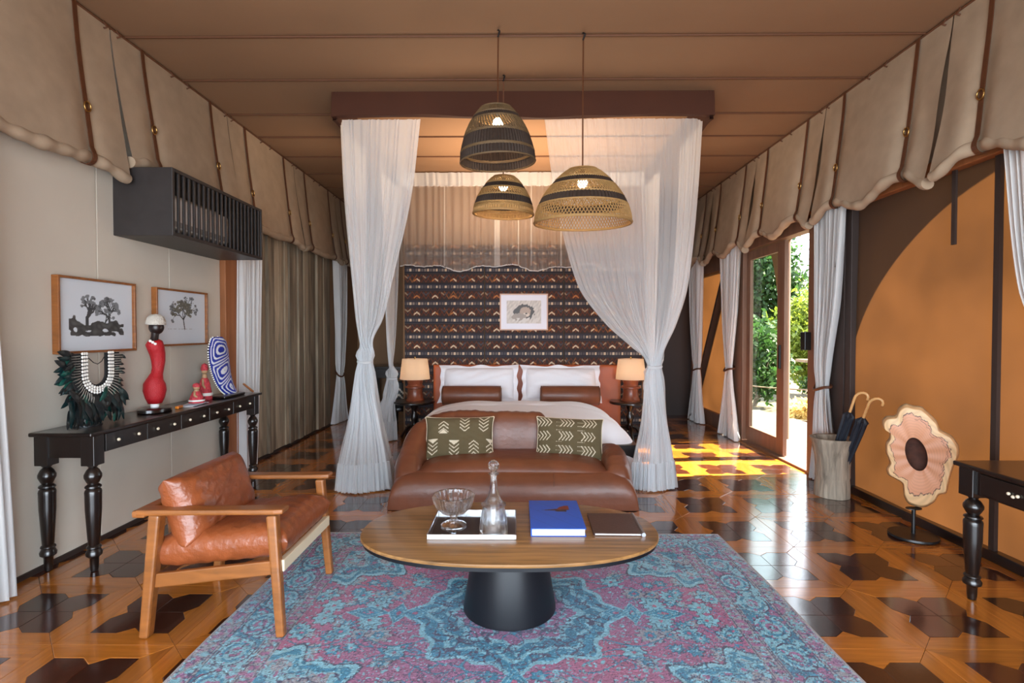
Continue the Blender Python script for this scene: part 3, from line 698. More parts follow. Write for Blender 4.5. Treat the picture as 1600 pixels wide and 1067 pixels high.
def flange_pillow(label, cx, cy, cz, wd, ht, rz, seed):
    o = thing('pillow', label, 'pillow', (cx, cy, cz), 'white bed pillows against the headboard'); M = TRS((cx, cy, cz), math.radians(68), 0, rz)
    V, F, U, Vv = cushion(wd-.09, ht-.07, .20, 4, 1.9, 36, 28, wr=.12, seed=seed, M=M); surf('pillow_case', V, F, sheetm, o)
    def fl(U, V_, X, Y, H):
        k = 1+.05*(np.abs(V_)**6*np.abs(U)**6); return X*k+.008*np.sin(V_*9+seed), Y*k+.010*np.sin(U*8+seed), .006+0*H+.0*X
    V, F, U, Vv = cushion(wd, ht, .02, 4, 2, 36, 28, M=M, fn=fl)
    n = len(V)//2; mm = np.array(M)[:3, 2]; wv = .014*np.sin(U*12+seed)*np.abs(Vv)+.014*np.sin(Vv*9+seed)*np.abs(U)
    V = V+np.concatenate([wv.ravel(), wv.ravel()])[:, None]*mm; surf('flange', V, F, sheetm, o)
flange_pillow('white flanged pillow on the left half of the bed', -.465, 6.53, .70, .95, .46, .02, 1)
flange_pillow('white flanged pillow on the right half of the bed', .545, 6.53, .70, .95, .46, -.02, 2)
for label, cx in (('cognac leather bolster on the left half of the bed', -.53), ('cognac leather bolster on the right half of the bed', .63)):
    o = thing('bolster', label, 'bolster', (cx, 6.26, .475), 'leather bolsters on the bed')
    Mx = Matrix.Rotation(PI/2, 4, 'Y')
    MB().lathe([(.02, -.355), (.085, -.352), (.105, -.342), (.112, -.32), (.113, 0), (.112, .32), (.105, .342), (.085, .352), (.02, .355)], (cx, 6.26, .588), 28, M=Mx).build('cover', leather, o, smooth=50)
    for s_ in (-1, 1):
        MB().tube([(cx+s_*.338, 6.26+.108*math.cos(a), .588+.108*math.sin(a)) for a in np.linspace(0, 2*PI, 25)[:-1]], .006, 6, closed=True).build('piping', strapm, o, smooth=60)

# ================================================================== SOFA at the foot of the bed
sofa = thing('sofa', 'low cognac leather chaise sofa with one sided back at the foot of the bed', 'sofa', (-.025, 4.38, 0))
def ridge(path, hs, ws, z0=.04, n=60, k=22, lean=0):
    P = np.array(path, float); d = np.r_[0, np.cumsum(np.linalg.norm(np.diff(P, axis=0), axis=1))]; d /= d[-1]
    t = np.linspace(0, 1, n); XY = catmull(d, P, t); H = catmull(d, np.array(hs, float), t); W = catmull(d, np.array(ws, float), t)
    e = np.minimum(1, np.minimum(t, 1-t)/.07); e = np.sqrt(1-(1-e)**2)*.97+.03
    T = np.gradient(XY, axis=0); T /= np.linalg.norm(T, axis=1, keepdims=True); Nn = np.stack([-T[:, 1], T[:, 0]], 1)
    th = np.linspace(0, PI, k); ca = np.sign(np.cos(th))*np.abs(np.cos(th))**.62; sa = np.sin(th)**.62
    V = np.zeros((n, k, 3))
    V[:, :, :2] = XY[:, None]+Nn[:, None]*(W*e**.6)[:, None, None]/2*ca[None, :, None]
    V[:, :, 2] = z0+(H-z0)[:, None]*(e[:, None]**.35)*sa[None]
    for s_ in (.9, 2.1, 3.7): V[:, :, 2] += .002*np.sin(s_*40*t)[:, None]*sa[None]
    return V.reshape(-1, 3), grid_faces(n, k)
def body(U, V_, X, Y, H):
    return X*(1-.02*H/.28*np.abs(U)), Y-.018*np.sin(PI*np.clip(H/.28, 0, 1))*(V_ < -.5)+.02*(H/.28)**4*(V_ < -.8), H*(1-.06*(1-U**2)*(V_ < 0))
V, F, U, Vv = cushion(1.89, .86, .56, 14, 3.2, 70, 46, both=False, M=TRS((-.028, 4.38, .002)), fn=body); surf('base', V, F, leather, sofa)
def seat(U, V_, X, Y, H):
    return X, Y+.10*(1-U**2)*(V_ < 0)*-V_*.35, H
V, F, U, Vv = cushion(1.50, .62, .22, 5, 2.0, 50, 34, M=TRS((-.03, 4.33, .235)), fn=seat, wr=.04); surf('seat_cushion', V, F, leather, sofa)
V, F = ridge([(.30, 4.66), (-.2, 4.66), (-.62, 4.655), (-.79, 4.57), (-.85, 4.36), (-.85, 4.17), (-.82, 4.00)], [.635, .64, .635, .585, .47, .37, .28], [.27, .27, .27, .27, .25, .24, .22], n=90); surf('backrest', V, F, leather, sofa)
V, F = ridge([(.79, 4.74), (.80, 4.55), (.80, 4.30), (.79, 4.12), (.76, 4.00)], [.34, .38, .39, .35, .27], [.23, .24, .24, .23, .20]); surf('armrest', V, F, leather, sofa)
for x in (-.16, .28):
    MB().tube([(x, 3.951+.0, .05), (x, 3.949, .15), (x, 3.955, .22), (x, 3.99, .275)], .0025, 5).build('seam', strapm, sofa)
for x, y in ((-.85, 4.05), (.8, 4.05), (-.85, 4.72), (.8, 4.72)): MB().box(x-.03, x+.03, y-.03, y+.03, 0, .03).build('foot', blackw, sofa)
mud = np.array(lin(92, 80, 54)); ivory = np.array(lin(212, 200, 176))
def lines_v(X, Y, cx, cy, n, up, sc_=1.0, horiz=False):
    a, b = (X-cx, Y-cy) if not horiz else (Y-cy, X-cx)
    m = np.zeros(X.shape, bool)
    for k in range(n):
        d = b-(k-(n-1)/2)*.030*sc_-(-np.abs(a)*.8 if up else np.abs(a)*.8)
        m |= (np.abs(d) < .0043) & (np.abs(a) < .040*sc_)
    return m
def pil_left(X, Y):
    C = np.broadcast_to(mud, X.shape+(3,)).copy()*(1+.08*np.sin(X*900)[..., None])
    m = lines_v(X, Y, -.13, .095, 3, True) | lines_v(X, Y, .045, .085, 4, False) | lines_v(X, Y, .20, .085, 4, False) | lines_v(X, Y, -.04, -.115, 4, False) \
        | lines_v(X, Y, .12, -.085, 4, True) | lines_v(X, Y, -.215, -.10, 4, False) | lines_v(X, Y, .26, -.09, 3, True)
    for tx, ty, s_ in ((-.13, .02, 1), (-.04, -.035, -1), (-.215, -.02, -1), (.255, -.02, -1)):
        q = (Y-ty)*s_; m |= (q > 0) & (q < .04-np.abs(X-tx)*1.05)
    C[m] = ivory; return C
def pil_right(X, Y):
    C = np.broadcast_to(mud*.97, X.shape+(3,)).copy()*(1+.08*np.sin(X*900)[..., None]); m = np.zeros(X.shape, bool)
    for cx in (-.205, -.02, .165):
        for cy in (.115, .0, -.115): m |= lines_v(X, Y, cx+.01*(cy > 0), cy, 4, True, .95, True)
    m |= (np.abs((Y*60) % 2-1) < .1) & (np.abs(np.abs(X+.0)-.09) < .03) & (np.sin(X*500) > 0) & (np.abs(Y) < .14)
    C[m] = ivory; return C
def scatter_pillow(label, M, fn, wd, ht, seed):
    o = thing('scatter_cushion', label, 'cushion', M.translation, 'mudcloth cushions on the sofa')
    nu, nv = 190, 120
    V, F, U, Vv = cushion(wd, ht, .15, 4, 1.8, nu, nv, ear=.07, wr=.08, seed=seed, M=M)
    C = fn(U*wd/2, Vv*ht/2).reshape(-1, 3); surf('cover', V, F, clothp, o, colr=np.concatenate([C, C]))
    n = nu*nv; G = V[:n].reshape(nu, nv, 3); loop = [G[i, 0] for i in range(0, nu, 6)]+[G[-1, j] for j in range(0, nv, 6)]+[G[i, -1] for i in range(nu-1, -1, -6)]+[G[0, j] for j in range(nv-1, -1, -6)]
    lo = [loop[0]]
    for q in loop[1:]:
        if np.linalg.norm(q-lo[-1]) > .004: lo.append(q)
    MB().tube(lo, .005, 6, closed=True).build('piping', cream, o, smooth=60)
scatter_pillow('olive mudcloth cushion with up and down chevrons on the sofa back', TRS((-.478, 4.42, .455), math.radians(66), 0, .05), pil_left, .545, .335, 3)
scatter_pillow('olive mudcloth cushion with sideways chevrons beside the bare end of the sofa', TRS((.445, 4.44, .450), math.radians(66), math.radians(2), -.06), pil_right, .53, .325, 4)

# ================================================================== BEDSIDE TABLES AND LAMPS
shadem = mat('linen_shade', lin(236, 214, 190), .9, thin=(0, .55), bump=(300, .1))
redwood = mat('carved_red_wood', lin(128, 66, 42), .35, var=(8, .3), coat=.2)
for label, lab2, cx in (('dark round bedside table left of the bed', 'carved wooden lamp with cream shade left of the bed', -1.27), ('dark round bedside table right of the bed', 'carved wooden lamp with cream shade right of the bed', 1.40)):
    o = thing('bedside_table', label, 'table', (cx, 6.55, 0), 'bedside tables')
    MB().lathe([(.01, .455), (.245, .455), (.252, .463), (.252, .478), (.245, .486), (.01, .486)], (cx, 6.55, 0), 40).build('tabletop', blackw, o, smooth=40)
    MB().lathe([(.03, .12), (.045, .16), (.028, .2), (.04, .24), (.05, .29), (.03, .34), (.028, .37), (.05, .41), (.06, .455)], (cx, 6.55, 0), 20).build('stem', blackw, o, smooth=50)
    for k in range(3):
        a = k*2.094+.5; MB().tube([(cx+.02*math.cos(a), 6.55+.02*math.sin(a), .17), (cx+.10*math.cos(a), 6.55+.10*math.sin(a), .15), (cx+.18*math.cos(a), 6.55+.18*math.sin(a), .06), (cx+.21*math.cos(a), 6.55+.21*math.sin(a), .018)], [.022, .022, .018, .018], 8).build('leg', blackw, o, smooth=60)
    o = thing('table_lamp', lab2, 'lamp', (cx+.01, 6.55, .486), 'bedside lamps'); x = cx+.01
    MB().lathe([(.115, .486), (.118, .50), (.10, .52), (.09, .60), (.095, .64), (.118, .648), (.118, .662), (.098, .67), (.088, .69), (.10, .74), (.112, .775), (.06, .785)], (x, 6.55, 0), 32).build('lamp_base', redwood, o, smooth=35)
    V = []
    for i in range(49):
        a = 2*PI*i/48
        for z, r in ((.755, .185), (.88, .172), (1.005, .155)): V.append((x+r*math.cos(a), 6.55+r*math.sin(a), z))
    surf('lamp_shade', V, grid_faces(49, 3), shadem, o)
    MB().ball((x, 6.55, .86), .03).build('bulb', mat('warm_bulb', (1, .8, .55), .5, emit=((1, .72, .42), 4)), o, smooth=80)
    MB().tube([(x, 6.55, .78), (x, 6.55, .84)], .012, 8).build('socket', brass, o)
    l = bpy.data.lights.new('lamp_glow', 'POINT'); l.energy = 2.6; l.color = (1, .74, .46); l.shadow_soft_size = .04
    lo = link('lamp_glow', l, o, (0, 0, .86-.486))
    MB().tube([(x+.0, 6.55, 1.0), (x, 6.55, 1.03)], .008, 8).build('finial', brass, o)
# ================================================================== PENDANT LAMPS
def pendant(label, x, y, zr, zt, R, Rt, bands, tilt, seed, reed=reed):
    o = thing('pendant_lamp', label, 'pendant lamp', (x, y, zr), 'woven basket pendant lamps')
    h = zt-zr
    def rad(t): return Rt+(R-Rt)*(math.sin(t*PI/2)**.80*.97+.03*t)     # t 0 top .. 1 rim
    M = Matrix.Translation((x, y, zr)) @ Matrix.Rotation(tilt[0], 4, 'X') @ Matrix.Rotation(tilt[1], 4, 'Y') @ Matrix.Translation((-x, -y, -zr))
    def pt(t, a, dr=0):
        r = rad(t)+dr; return tuple(M @ Vector((x+r*math.cos(a), y+r*math.sin(a), zt-h*t)))
    mb = MB(); mb.lathe([(.012, zt+.012), (Rt*.6, zt+.010), (Rt, zt), (Rt+.004, zt-.006), (Rt*.6, zt), (.012, zt)], (x, y, 0), 32, M=None); mb.build('crown_cap', reed, o, smooth=50)
    for kind, a, b in bands:
        mb = MB()
        if kind in ('dark', 'solid'):
            n = 150; nz = 7; V = []
            for i in range(n):
                for j in range(nz):
                    V.append(pt(a+(b-a)*j/(nz-1), 2*PI*i/n, .0035*(1 if i % 2 else -1)))
            F = [tuple(q) for q in grid_faces(n, nz, True)]
            mb.add(V, F); mb.build('dark_band' if kind == 'dark' else 'reed_band', reedd if kind == 'dark' else reed, o)
        else:
            n, tw = (64, .18) if kind == 'slat' else (58, .22) if kind == 'cross' else (90, .2)
            for i in range(n):
                for d in ((1,) if kind == 'slat' else (1, -1)):
                    mb.tube([pt(a+(b-a)*j/4, 2*PI*i/n+d*tw*j/4, .002*d) for j in range(5)], .0032 if kind == 'fine' else .0038 if kind == 'cross' else .0045, 4, cap=False)
            mb.build('woven_band', reed if kind != 'slat' else reed, o)
    for e in sorted({b[1] for b in bands} | {b[2] for b in bands}):
        MB().tube([pt(e, q, 0) for q in np.linspace(0, 2*PI, 61)[:-1]], .006 if e < .99 else .010, 6, closed=True).build('hoop' if e < .99 else 'rim', reed, o, smooth=60)
    zb = zt-h*.24
    MB().tube([(x, y, zt), (x, y, zb+.055)], .016, 10).build('socket', blackm, o, smooth=60)
    MB().ball((x, y, zb), .034, 14, 10).build('bulb', mat('bright_bulb', (1, .86, .66), .5, emit=((1, .80, .55), 26)), o, smooth=80)
    MB().tube([(x+.003, y, ZC-.02), (x, y, (ZC+zt)/2), (x, y, zt)], .0055, 6).build('cord', strapm, o, smooth=60)
    MB().tube([(x, y, ZC), (x+.012, y-.02, ZC-.02), (x, y, ZC-.05)], .007, 6).build('ceiling_hook', blackm, o)
    l = bpy.data.lights.new('pendant_glow', 'POINT'); l.energy = 34; l.color = (1, .66, .36); l.shadow_soft_size = .036
    link('pendant_glow', l, o, (0, 0, zb-zr-.0))
    return o
pendant('highest woven basket lamp, dark with slanted open slats', -.125, 3.56, 2.465, 2.82, .250, .105, [('solid', 0, .14), ('dark', .14, .24), ('slat', .24, .50), ('dark', .52, .78), ('dark', .80, .97)], (.05, -.04), 1, reedo)
pendant('smallest woven basket lamp behind and below the dark one', -.105, 4.18, 2.265, 2.55, .235, .085, [('cross', 0, .20), ('dark', .20, .36), ('cross', .36, .56), ('dark', .56, .78), ('solid', .86, .99), ('cross', .78, .86)], (.04, .03), 2)
pendant('largest woven basket lamp with pale cross weave at the right', .445, 3.60, 2.075, 2.43, .325, .095, [('fine', 0, .20), ('dark', .20, .32), ('fine', .32, .52), ('dark', .52, .68), ('fine', .68, .99)], (.04, .0), 3)

# ================================================================== RUG
def rug_col(X, Y):
    hx, hy = 1.335, .99
    pink, mauve = np.array(lin(182, 100, 136)), np.array(lin(158, 104, 150))
    teal, aqua, grey, navy = np.array(lin(40, 140, 178)), np.array(lin(136, 200, 220)), np.array(lin(160, 164, 176)), np.array(lin(58, 62, 96))
    rs = np.random.default_rng(12)
    def noise(sc_, seed):
        r = np.random.default_rng(seed); t = 0
        for k in range(8):
            a = r.uniform(0, 6.28); f = sc_*r.uniform(.6, 1.6); t = t+np.sin(X*f*math.cos(a)+Y*f*math.sin(a)+r.uniform(0, 6.28)+1.3*np.sin(X*f*.6+Y*f*.7))
        return t/8
    C = pink+(mauve-pink)*(.5+.9*noise(5, 1))[..., None].clip(0, 1)
    ax, ay = np.abs(X), np.abs(Y)
    # flowers scattered in the field (mirrored in both axes)
    def blob(cx, cy, r, inner, outer, pet=8, w_=.25):
        nonlocal C
        d = np.hypot(ax-cx, ay-cy); th = np.arctan2(ay-cy, ax-cx); rr_ = r*(1+w_*np.cos(pet*th))
        C = np.where((d < rr_*1.18)[..., None], navy*.9, C); C = np.where((d < rr_*1.05)[..., None], outer, C)
        C = np.where((d < rr_*.55)[..., None], inner, C); C = np.where((d < r*.22)[..., None], pink, C)
    for _ in range(46):
        cx, cy = rs.uniform(.02, .98), rs.uniform(.02, .66)
        if rs.random() < .55: blob(cx, cy, rs.uniform(.016, .03), aqua, teal if rs.random() < .5 else grey, int(rs.integers(5, 9)))
        else: blob(cx, cy, rs.uniform(.03, .05), teal if rs.random() < .35 else aqua*.9, aqua if rs.random() < .7 else grey, int(rs.integers(7, 12)), .2)
    # vines
    for k in range(16):
        a, b, f, p_ = rs.uniform(.1, .9), rs.uniform(.05, .6), rs.uniform(8, 18), rs.uniform(0, 6)
        l = np.abs(ay-b-.05*np.sin(ax*f+p_)) < .004; C = np.where((l & (np.abs(ax-a) < .16))[..., None], teal*.9, C)
    # medallion
    th = np.arctan2(Y, X); d = np.hypot(X/1.12, Y)
    rm = .40*(1+.07*np.cos(8*th)+.045*np.cos(16*th))
    for k, c_ in ((1.06, aqua*1.05), (1.0, teal), (.86, aqua), (.80, teal*.85), (.66, aqua*.95), (.58, mauve), (.40, teal), (.33, aqua), (.18, pink)):
        C = np.where((d < rm*k)[..., None], c_, C)
    md = (d < rm) & (np.abs(noise(46, 5)) < .09); C = np.where(md[..., None], navy*1.2, C)
    # pendants left and right, and short ones along y
    def spear(px, py, lx, ly):
        nonlocal C
        e = np.abs(ax-px)/lx+np.abs(ay-py)/ly
        for k, c_ in ((1.12, aqua*1.1), (1, teal), (.72, aqua), (.6, teal*1.1), (.3, pink)): C = np.where((e < k)[..., None], c_, C)
    spear(.70, 0, .10, .055); spear(.555, 0, .045, .085); spear(.475, 0, .06, .05); spear(0, .50, .05, .09); spear(0, .62, .03, .05)
    # spandrels in the corners
    sd_ = np.hypot((1.0-ax).clip(0), (.70-ay).clip(0)*1.15); ths = np.arctan2(.70-ay, 1.0-ax)
    rs_ = .44*(1+.10*np.cos(9*ths)+.05*np.cos(19*ths))
    inn = (ax < 1.01) & (ay < .71)
    nz = noise(34, 8); nz2 = noise(62, 9)
    for k, c_ in ((1.05, navy), (1.02, aqua*1.05), (.95, teal), (.86, aqua)): C = np.where((inn & (sd_ < rs_*k))[..., None], c_, C)
    z = inn & (sd_ < rs_*.84)
    C = np.where((z & (nz > .16))[..., None], teal, C); C = np.where((z & (nz < -.2))[..., None], grey, C); C = np.where((z & (np.abs(nz2) < .06))[..., None], navy*1.3, C)
    C = np.where((z & (nz2 > .34))[..., None], mauve, C)
    # borders
    e = np.maximum((ax-1.0)/(hx-1.0), (ay-.70)/(hy-.70)); along = np.where((ax-1.0)/(hx-1.0) > (ay-.70)/(hy-.70), Y, X)
    bz = e > 0
    C = np.where(bz[..., None], grey*.95, C)
    inner = (e > .05) & (e < .16); C = np.where((inner & ((along*22 % 1) > .45))[..., None], mauve*1.1, C)
    main = (e > .24) & (e < .72); f = noise(30, 3)
    C = np.where(main[..., None], teal*.95, C); C = np.where((main & (f > .12))[..., None], aqua, C); C = np.where((main & (f < -.22))[..., None], mauve, C)
    per = .215; u = (along/per) % 1-.5; el = np.hypot(u*per/.085, (e-.48)/.20)
    for k, c_ in ((1.12, navy), (1.02, aqua*1.05), (.82, teal*1.05), (.62, aqua), (.4, mauve), (.2, aqua)): C = np.where((main & (el < k))[..., None], c_, C)
    outer = e > .78; g_ = noise(55, 4)
    C = np.where((outer & (g_ > .15))[..., None], mauve*.95+.1*grey, C); C = np.where((outer & (g_ < -.2))[..., None], aqua*.85, C)
    for k in (.02, .19, .23, .73, .77):
        C = np.where((np.abs(e-k) < .007)[..., None], navy*1.1, C)
    C = np.where((e > .965)[..., None], grey*1.15, C)
    fine = noise(95, 21); fine2 = noise(120, 22); fl_ = noise(24, 23)
    C = np.where(((np.abs(fine) < .05) & bz)[..., None], navy*1.35, C); C = np.where(((fine2 > .30) & bz & (e > .02))[..., None], aqua*.95, C)
    C = np.where(((fine2 < -.36) & bz)[..., None], mauve, C)
    C = np.where(((np.abs(fine) < .035) & ~bz & (fl_ > .12))[..., None], navy*1.4, C); C = np.where(((fine2 > .34) & ~bz & (fl_ < .1))[..., None], aqua*.9, C)
    C = np.where(((np.abs(fl_-.25) < .02) & ~bz)[..., None], teal, C)
    # worn, salt-and-pepper pile
    n2 = rs.normal(0, 1, X.shape)
    fade = (.4+.8*noise(7, 11)).clip(0, .5)*.28
    C = C*(1+.13*n2[..., None]); C = C+(np.array(lin(186, 186, 196))-C)*fade[..., None]
    sp = rs.random(X.shape); C = np.where((sp > .955)[..., None], aqua*1.05, C); C = np.where((sp < .04)[..., None], navy*1.2, C)
    return C.clip(.01, 1)
rug = thing('rug', 'faded pink and turquoise medallion rug under the oval coffee table', 'rug', (-.005, 2.49, 0))
res = .0048; nu, nv = int(2.67/res), int(1.98/res)
Xr, Yr = np.meshgrid(np.linspace(-1.335, 1.335, nu), np.linspace(-.99, .99, nv), indexing='ij')
Zr = .0115+.0009*np.random.default_rng(2).normal(size=Xr.shape)
Xw = Xr+.006*np.sin(Yr*5)-.005; Yw = Yr+2.49+.006*np.sin(Xr*4)
surf('pile', np.stack([Xw, Yw, Zr], -1).reshape(-1, 3), grid_faces(nu, nv), rugm, rug, colr=rug_col(Xr, Yr).reshape(-1, 3))
MB().tube([(Xw[i, j], Yw[i, j], .006) for i, j in [(a, 0) for a in range(0, nu, 40)]+[(nu-1, b) for b in range(0, nv, 40)]+[(a, nv-1) for a in range(nu-1, 0, -40)]+[(0, b) for b in range(nv-1, 0, -40)]], .0075, 6, closed=True).build('binding', mat('rug_binding', lin(170, 168, 170), .9), rug)

# ================================================================== COFFEE TABLE and what stands on it
ct = thing('coffee_table', 'oval wooden coffee table on a black conical drum base', 'table', (-.034, 2.545, 0))
def oval(a, b, p, n, cx=-.034, cy=2.535):
    return [(cx+a*math.copysign(abs(math.cos(t))**p, math.cos(t)), cy+b*math.copysign(abs(math.sin(t))**p, math.sin(t))) for t in np.linspace(0, 2*PI, n+1)[:-1]]
n = 96; V = []; F = []
for k, (d, z) in enumerate(((-.003, .384), (-.001, .386), (0, .393), (-.003, .398), (-.012, .40))):
    V += [(x, y, z) for x, y in oval(.705+d, .402+d, .86, n)]
for k in range(4): F += [(k*n+i, k*n+(i+1) % n, (k+1)*n+(i+1) % n, (k+1)*n+i) for i in range(n)]
F += [tuple(range(n))[::-1], tuple(4*n+i for i in range(n))]
MB().add(V, F).build('tabletop', tablem, ct, smooth=30)
MB().prism(oval(.695, .394, .86, n), .366, .384).build('underside', mat('black_lacquer', lin(15, 17, 23), .42, spec=.35), ct)
MB().lathe([(.215, .0145), (.222, .018), (.222, .03), (.185, .25), (.165, .365)], (-.034, 2.545, 0), 64).build('drum_base', mat('black_lacquer', lin(15, 17, 23), .42, spec=.35), ct, smooth=40)
tray = thing('tray', 'rectangular polished silver tray on the coffee table', 'tray', (-.205, 2.56, .40))
MB().box(-.405, -.005, 2.395, 2.725, .4005, .406).build('tray_floor', tray_m, tray)
mb = MB()
for x0, x1, y0, y1 in ((-.409, -.403, 2.391, 2.729), (-.007, -.001, 2.391, 2.729), (-.403, -.007, 2.391, 2.397), (-.403, -.007, 2.723, 2.729)): mb.box(x0, x1, y0, y1, .4005, .424)
mb.build('tray_rim', steel, tray, bevel=.0015)
def crystal(name, label, cat, x, y, parts):
    o = thing(name, label, cat, (x, y, .406))
    for nm, prof, fn in parts: MB().lathe(prof, (x, y, 0), 64, fn=fn).build(nm, glassm, o, smooth=12)
    return o
z0 = .4065
flute = lambda t, j: 1+.05*abs(math.sin(6*t))*(1 if 2 <= j <= 9 else 0)
crystal('glass_bowl', 'cut crystal footed bowl on the left of the silver tray', 'bowl', -.305, 2.55, [
    ('bowl', [(.012, z0+.052), (.022, z0+.055), (.055, z0+.066), (.078, z0+.09), (.090, z0+.12), (.097, z0+.148), (.094, z0+.154), (.089, z0+.148), (.082, z0+.12), (.070, z0+.094), (.048, z0+.076), (.012, z0+.068)],
     lambda t, j: 1+.045*abs(math.sin(7*t))+(.05*math.sin(28*t) if 3 <= j <= 5 else 0)),
    ('foot', [(.056, z0), (.060, z0+.006), (.048, z0+.014), (.020, z0+.026), (.014, z0+.038), (.022, z0+.051), (.012, z0+.051)], lambda t, j: 1+.03*abs(math.sin(7*t)))])
o = crystal('decanter', 'cut crystal decanter with ball stopper on the silver tray', 'decanter', -.108, 2.475, [
    ('body', [(.02, z0), (.060, z0+.001), (.063, z0+.012), (.060, z0+.05), (.052, z0+.10), (.049, z0+.122), (.058, z0+.128), (.058, z0+.134), (.044, z0+.140), (.030, z0+.165), (.019, z0+.20), (.0145, z0+.245), (.0155, z0+.268), (.024, z0+.272),
              (.024, z0+.277), (.012, z0+.277), (.0105, z0+.25), (.014, z0+.20), (.025, z0+.163), (.040, z0+.130), (.046, z0+.10), (.053, z0+.05), (.054, z0+.018), (.02, z0+.014)],
     lambda t, j: 1+(.07*abs(math.cos(4*t)) if 1 <= j <= 4 else 0))])
MB().lathe([(.0095, z0+.24), (.0115, z0+.278), (.018, z0+.284), (.010, z0+.29)], (-.108, 2.475, 0), 20).ball((-.108, 2.475, z0+.312), .026, 14, 9).build('stopper', glassm, o, smooth=20)
book = thing('book', 'thick blue coffee table book with red brown shape on cover', 'book', (.195, 2.63, .40))
MB().box(.072, .316, 2.435, 2.832, .404, .434).build('pages', whitep, book)
MB().box(.066, .322, 2.432, 2.836, .4003, .404).box(.066, .070, 2.432, 2.836, .404, .434).build('back_cover', mat('blue_cover', lin(30, 88, 190), .35), book)
def cover(X, Y):
    C = np.broadcast_to(np.array(lin(30, 92, 205)), X.shape+(3,)).copy(); C *= (1-.18*np.clip(Y/.2, -1, 1))[..., None]
    C[np.abs(((X+Y*.8)*9) % 1-.5) < .03] *= .85
    u = X-.0; v = Y-.055
    body_ = (np.abs(v-u*.10) < .016-.15*np.abs(u-.03).clip(0, .1)) & (u > -.085) & (u < .075)
    wing = (u > .0) & (u < .075) & (v-u*.1 > 0) & (v < .02+(u-.0)*.75) & (v < .062) & (u-.02 > (v-.03)*.4)
    wing2 = (u > .0) & (u < .06) & (v-u*.1 < 0) & (v > -.03+(.06-u)*.1)
    C[body_] = lin(70, 30, 24); C[wing] = lin(120, 44, 28); C[wing2] = lin(48, 26, 24); return C
MB().box(.066, .322, 2.432, 2.836, .434, .4375).build('front_cover', MATS['blue_cover'], book)
panel('cover_print', .256, .404, .004, cover, blueb, Matrix.Translation((.194, 2.634, .4380)), book)
fold = thing('folder', 'dark brown leather folder beside the blue book', 'folder', (.475, 2.57, .40))
brownl = mat('dark_brown_leather', lin(74, 46, 38), .4, var=(20, .1), bump=(90, .1))
MF = TRS((.478, 2.572, .4), 0, 0, -.02)
MB().box(-.118, .112, -.135, .135, .0004, .004, MF).box(-.118, .112, -.135, .135, .011, .014, MF).build('leather_cover', brownl, fold, bevel=.0012)
MB().box(-.11, .10, -.130, .130, .004, .011, MF).build('papers', whitep, fold)
MB().tube([MF @ Vector((.112, -.137, .0085)), MF @ Vector((.112, .137, .0085))], .010, 10).build('spine', mat('grey_metal', lin(150, 150, 155), .3, metal=1), fold, smooth=50)

# ================================================================== ARMCHAIR
ch = thing('armchair', 'wooden frame armchair with tan leather cushions beside the rug', 'chair', (-1.33, 2.58, 0))
for y, s in ((2.29, -1), (2.875, 1)):
    MB().bar((-1.635, y-.01*s, .002 if True else 0), (-1.585, y-.02*s, .545), .042, .050, (0, 1, 0), .050, .058).build('leg', teak, ch, bevel=.010)
    MB().bar((-1.028, y+.008*s, .0165), (-1.070, y-.012*s, .545), .038, .040, (0, 1, 0), .046, .048).build('leg', teak, ch, bevel=.010)
    a = MB(); V = []
    for x, hw, z0_, z1_ in ((-1.655, .036, .540, .572), (-1.60, .040, .542, .573), (-1.3, .036, .545, .574), (-1.05, .040, .548, .577), (-1.012, .036, .55, .578)):
        for dy, z in ((-hw, z0_+.006), (hw, z0_+.006), (hw, z1_), (-hw, z1_)): V.append((x, y-.012*s+dy, z))
    F = [(k*4+q, k*4+(q+1) % 4, k*4+4+(q+1) % 4, k*4+4+q) for k in range(4) for q in range(4)]+[(3, 2, 1, 0), (16, 17, 18, 19)]
    a.add(V, F).build('armrest', teak, ch, bevel=.008)
    MB().bar((-1.625, y-.02*s, .245), (-1.05, y-.012*s, .315), .026, .062, (0, 0, 1)).build('side_rail', teak, ch, bevel=.006)
MB().box(-1.675, -1.615, 2.27, 2.90, .535, .568).build('back_rail', teak, ch, bevel=.010)
MB().box(-1.645, -1.60, 2.30, 2.86, .225, .275).build('rear_rail', teak, ch, bevel=.006)
for k in range(5):
    MB().bar((-1.63, 2.38+k*.10, .26), (-1.645, 2.38+k*.10, .55), .020, .014, (0, 1, 0)).build('back_slat', teak, ch, bevel=.003)
MB().bar((-1.035, 2.30, .318), (-1.035, 2.865, .318), .028, .052, (0, 0, 1)).build('front_webbing', cream, ch, bevel=.004)
MB().box(-1.60, -1.04, 2.31, 2.855, .262, .284, None).build('seat_support', cream, ch) if False else None
def wr_seat(U, V_, X, Y, H):
    n = .0028*np.sin(X*95+4*np.sin(Y*25))*np.abs(V_)**2+.002*np.sin(Y*90+X*40)*np.abs(U)
    return X+.012*np.abs(V_)**2*U, Y, H+n*(H > .01)
V, F, U, Vv = cushion(.61, .545, .165, 7, 2.2, 60, 50, M=TRS((-1.325, 2.583, .385), 0, -.105), fn=wr_seat, wr=.03, seed=3); surf('seat_cushion', V, F, leather2, ch)
M = Matrix(((0, -.30, .954, -1.505), (1, 0, 0, 2.585), (0, .954, .30, .545), (0, 0, 0, 1)))
V, F, U, Vv = cushion(.545, .31, .20, 5, 2.0, 50, 40, M=M, fn=wr_seat, wr=.05, seed=5); surf('back_cushion', V, F, leather2, ch)

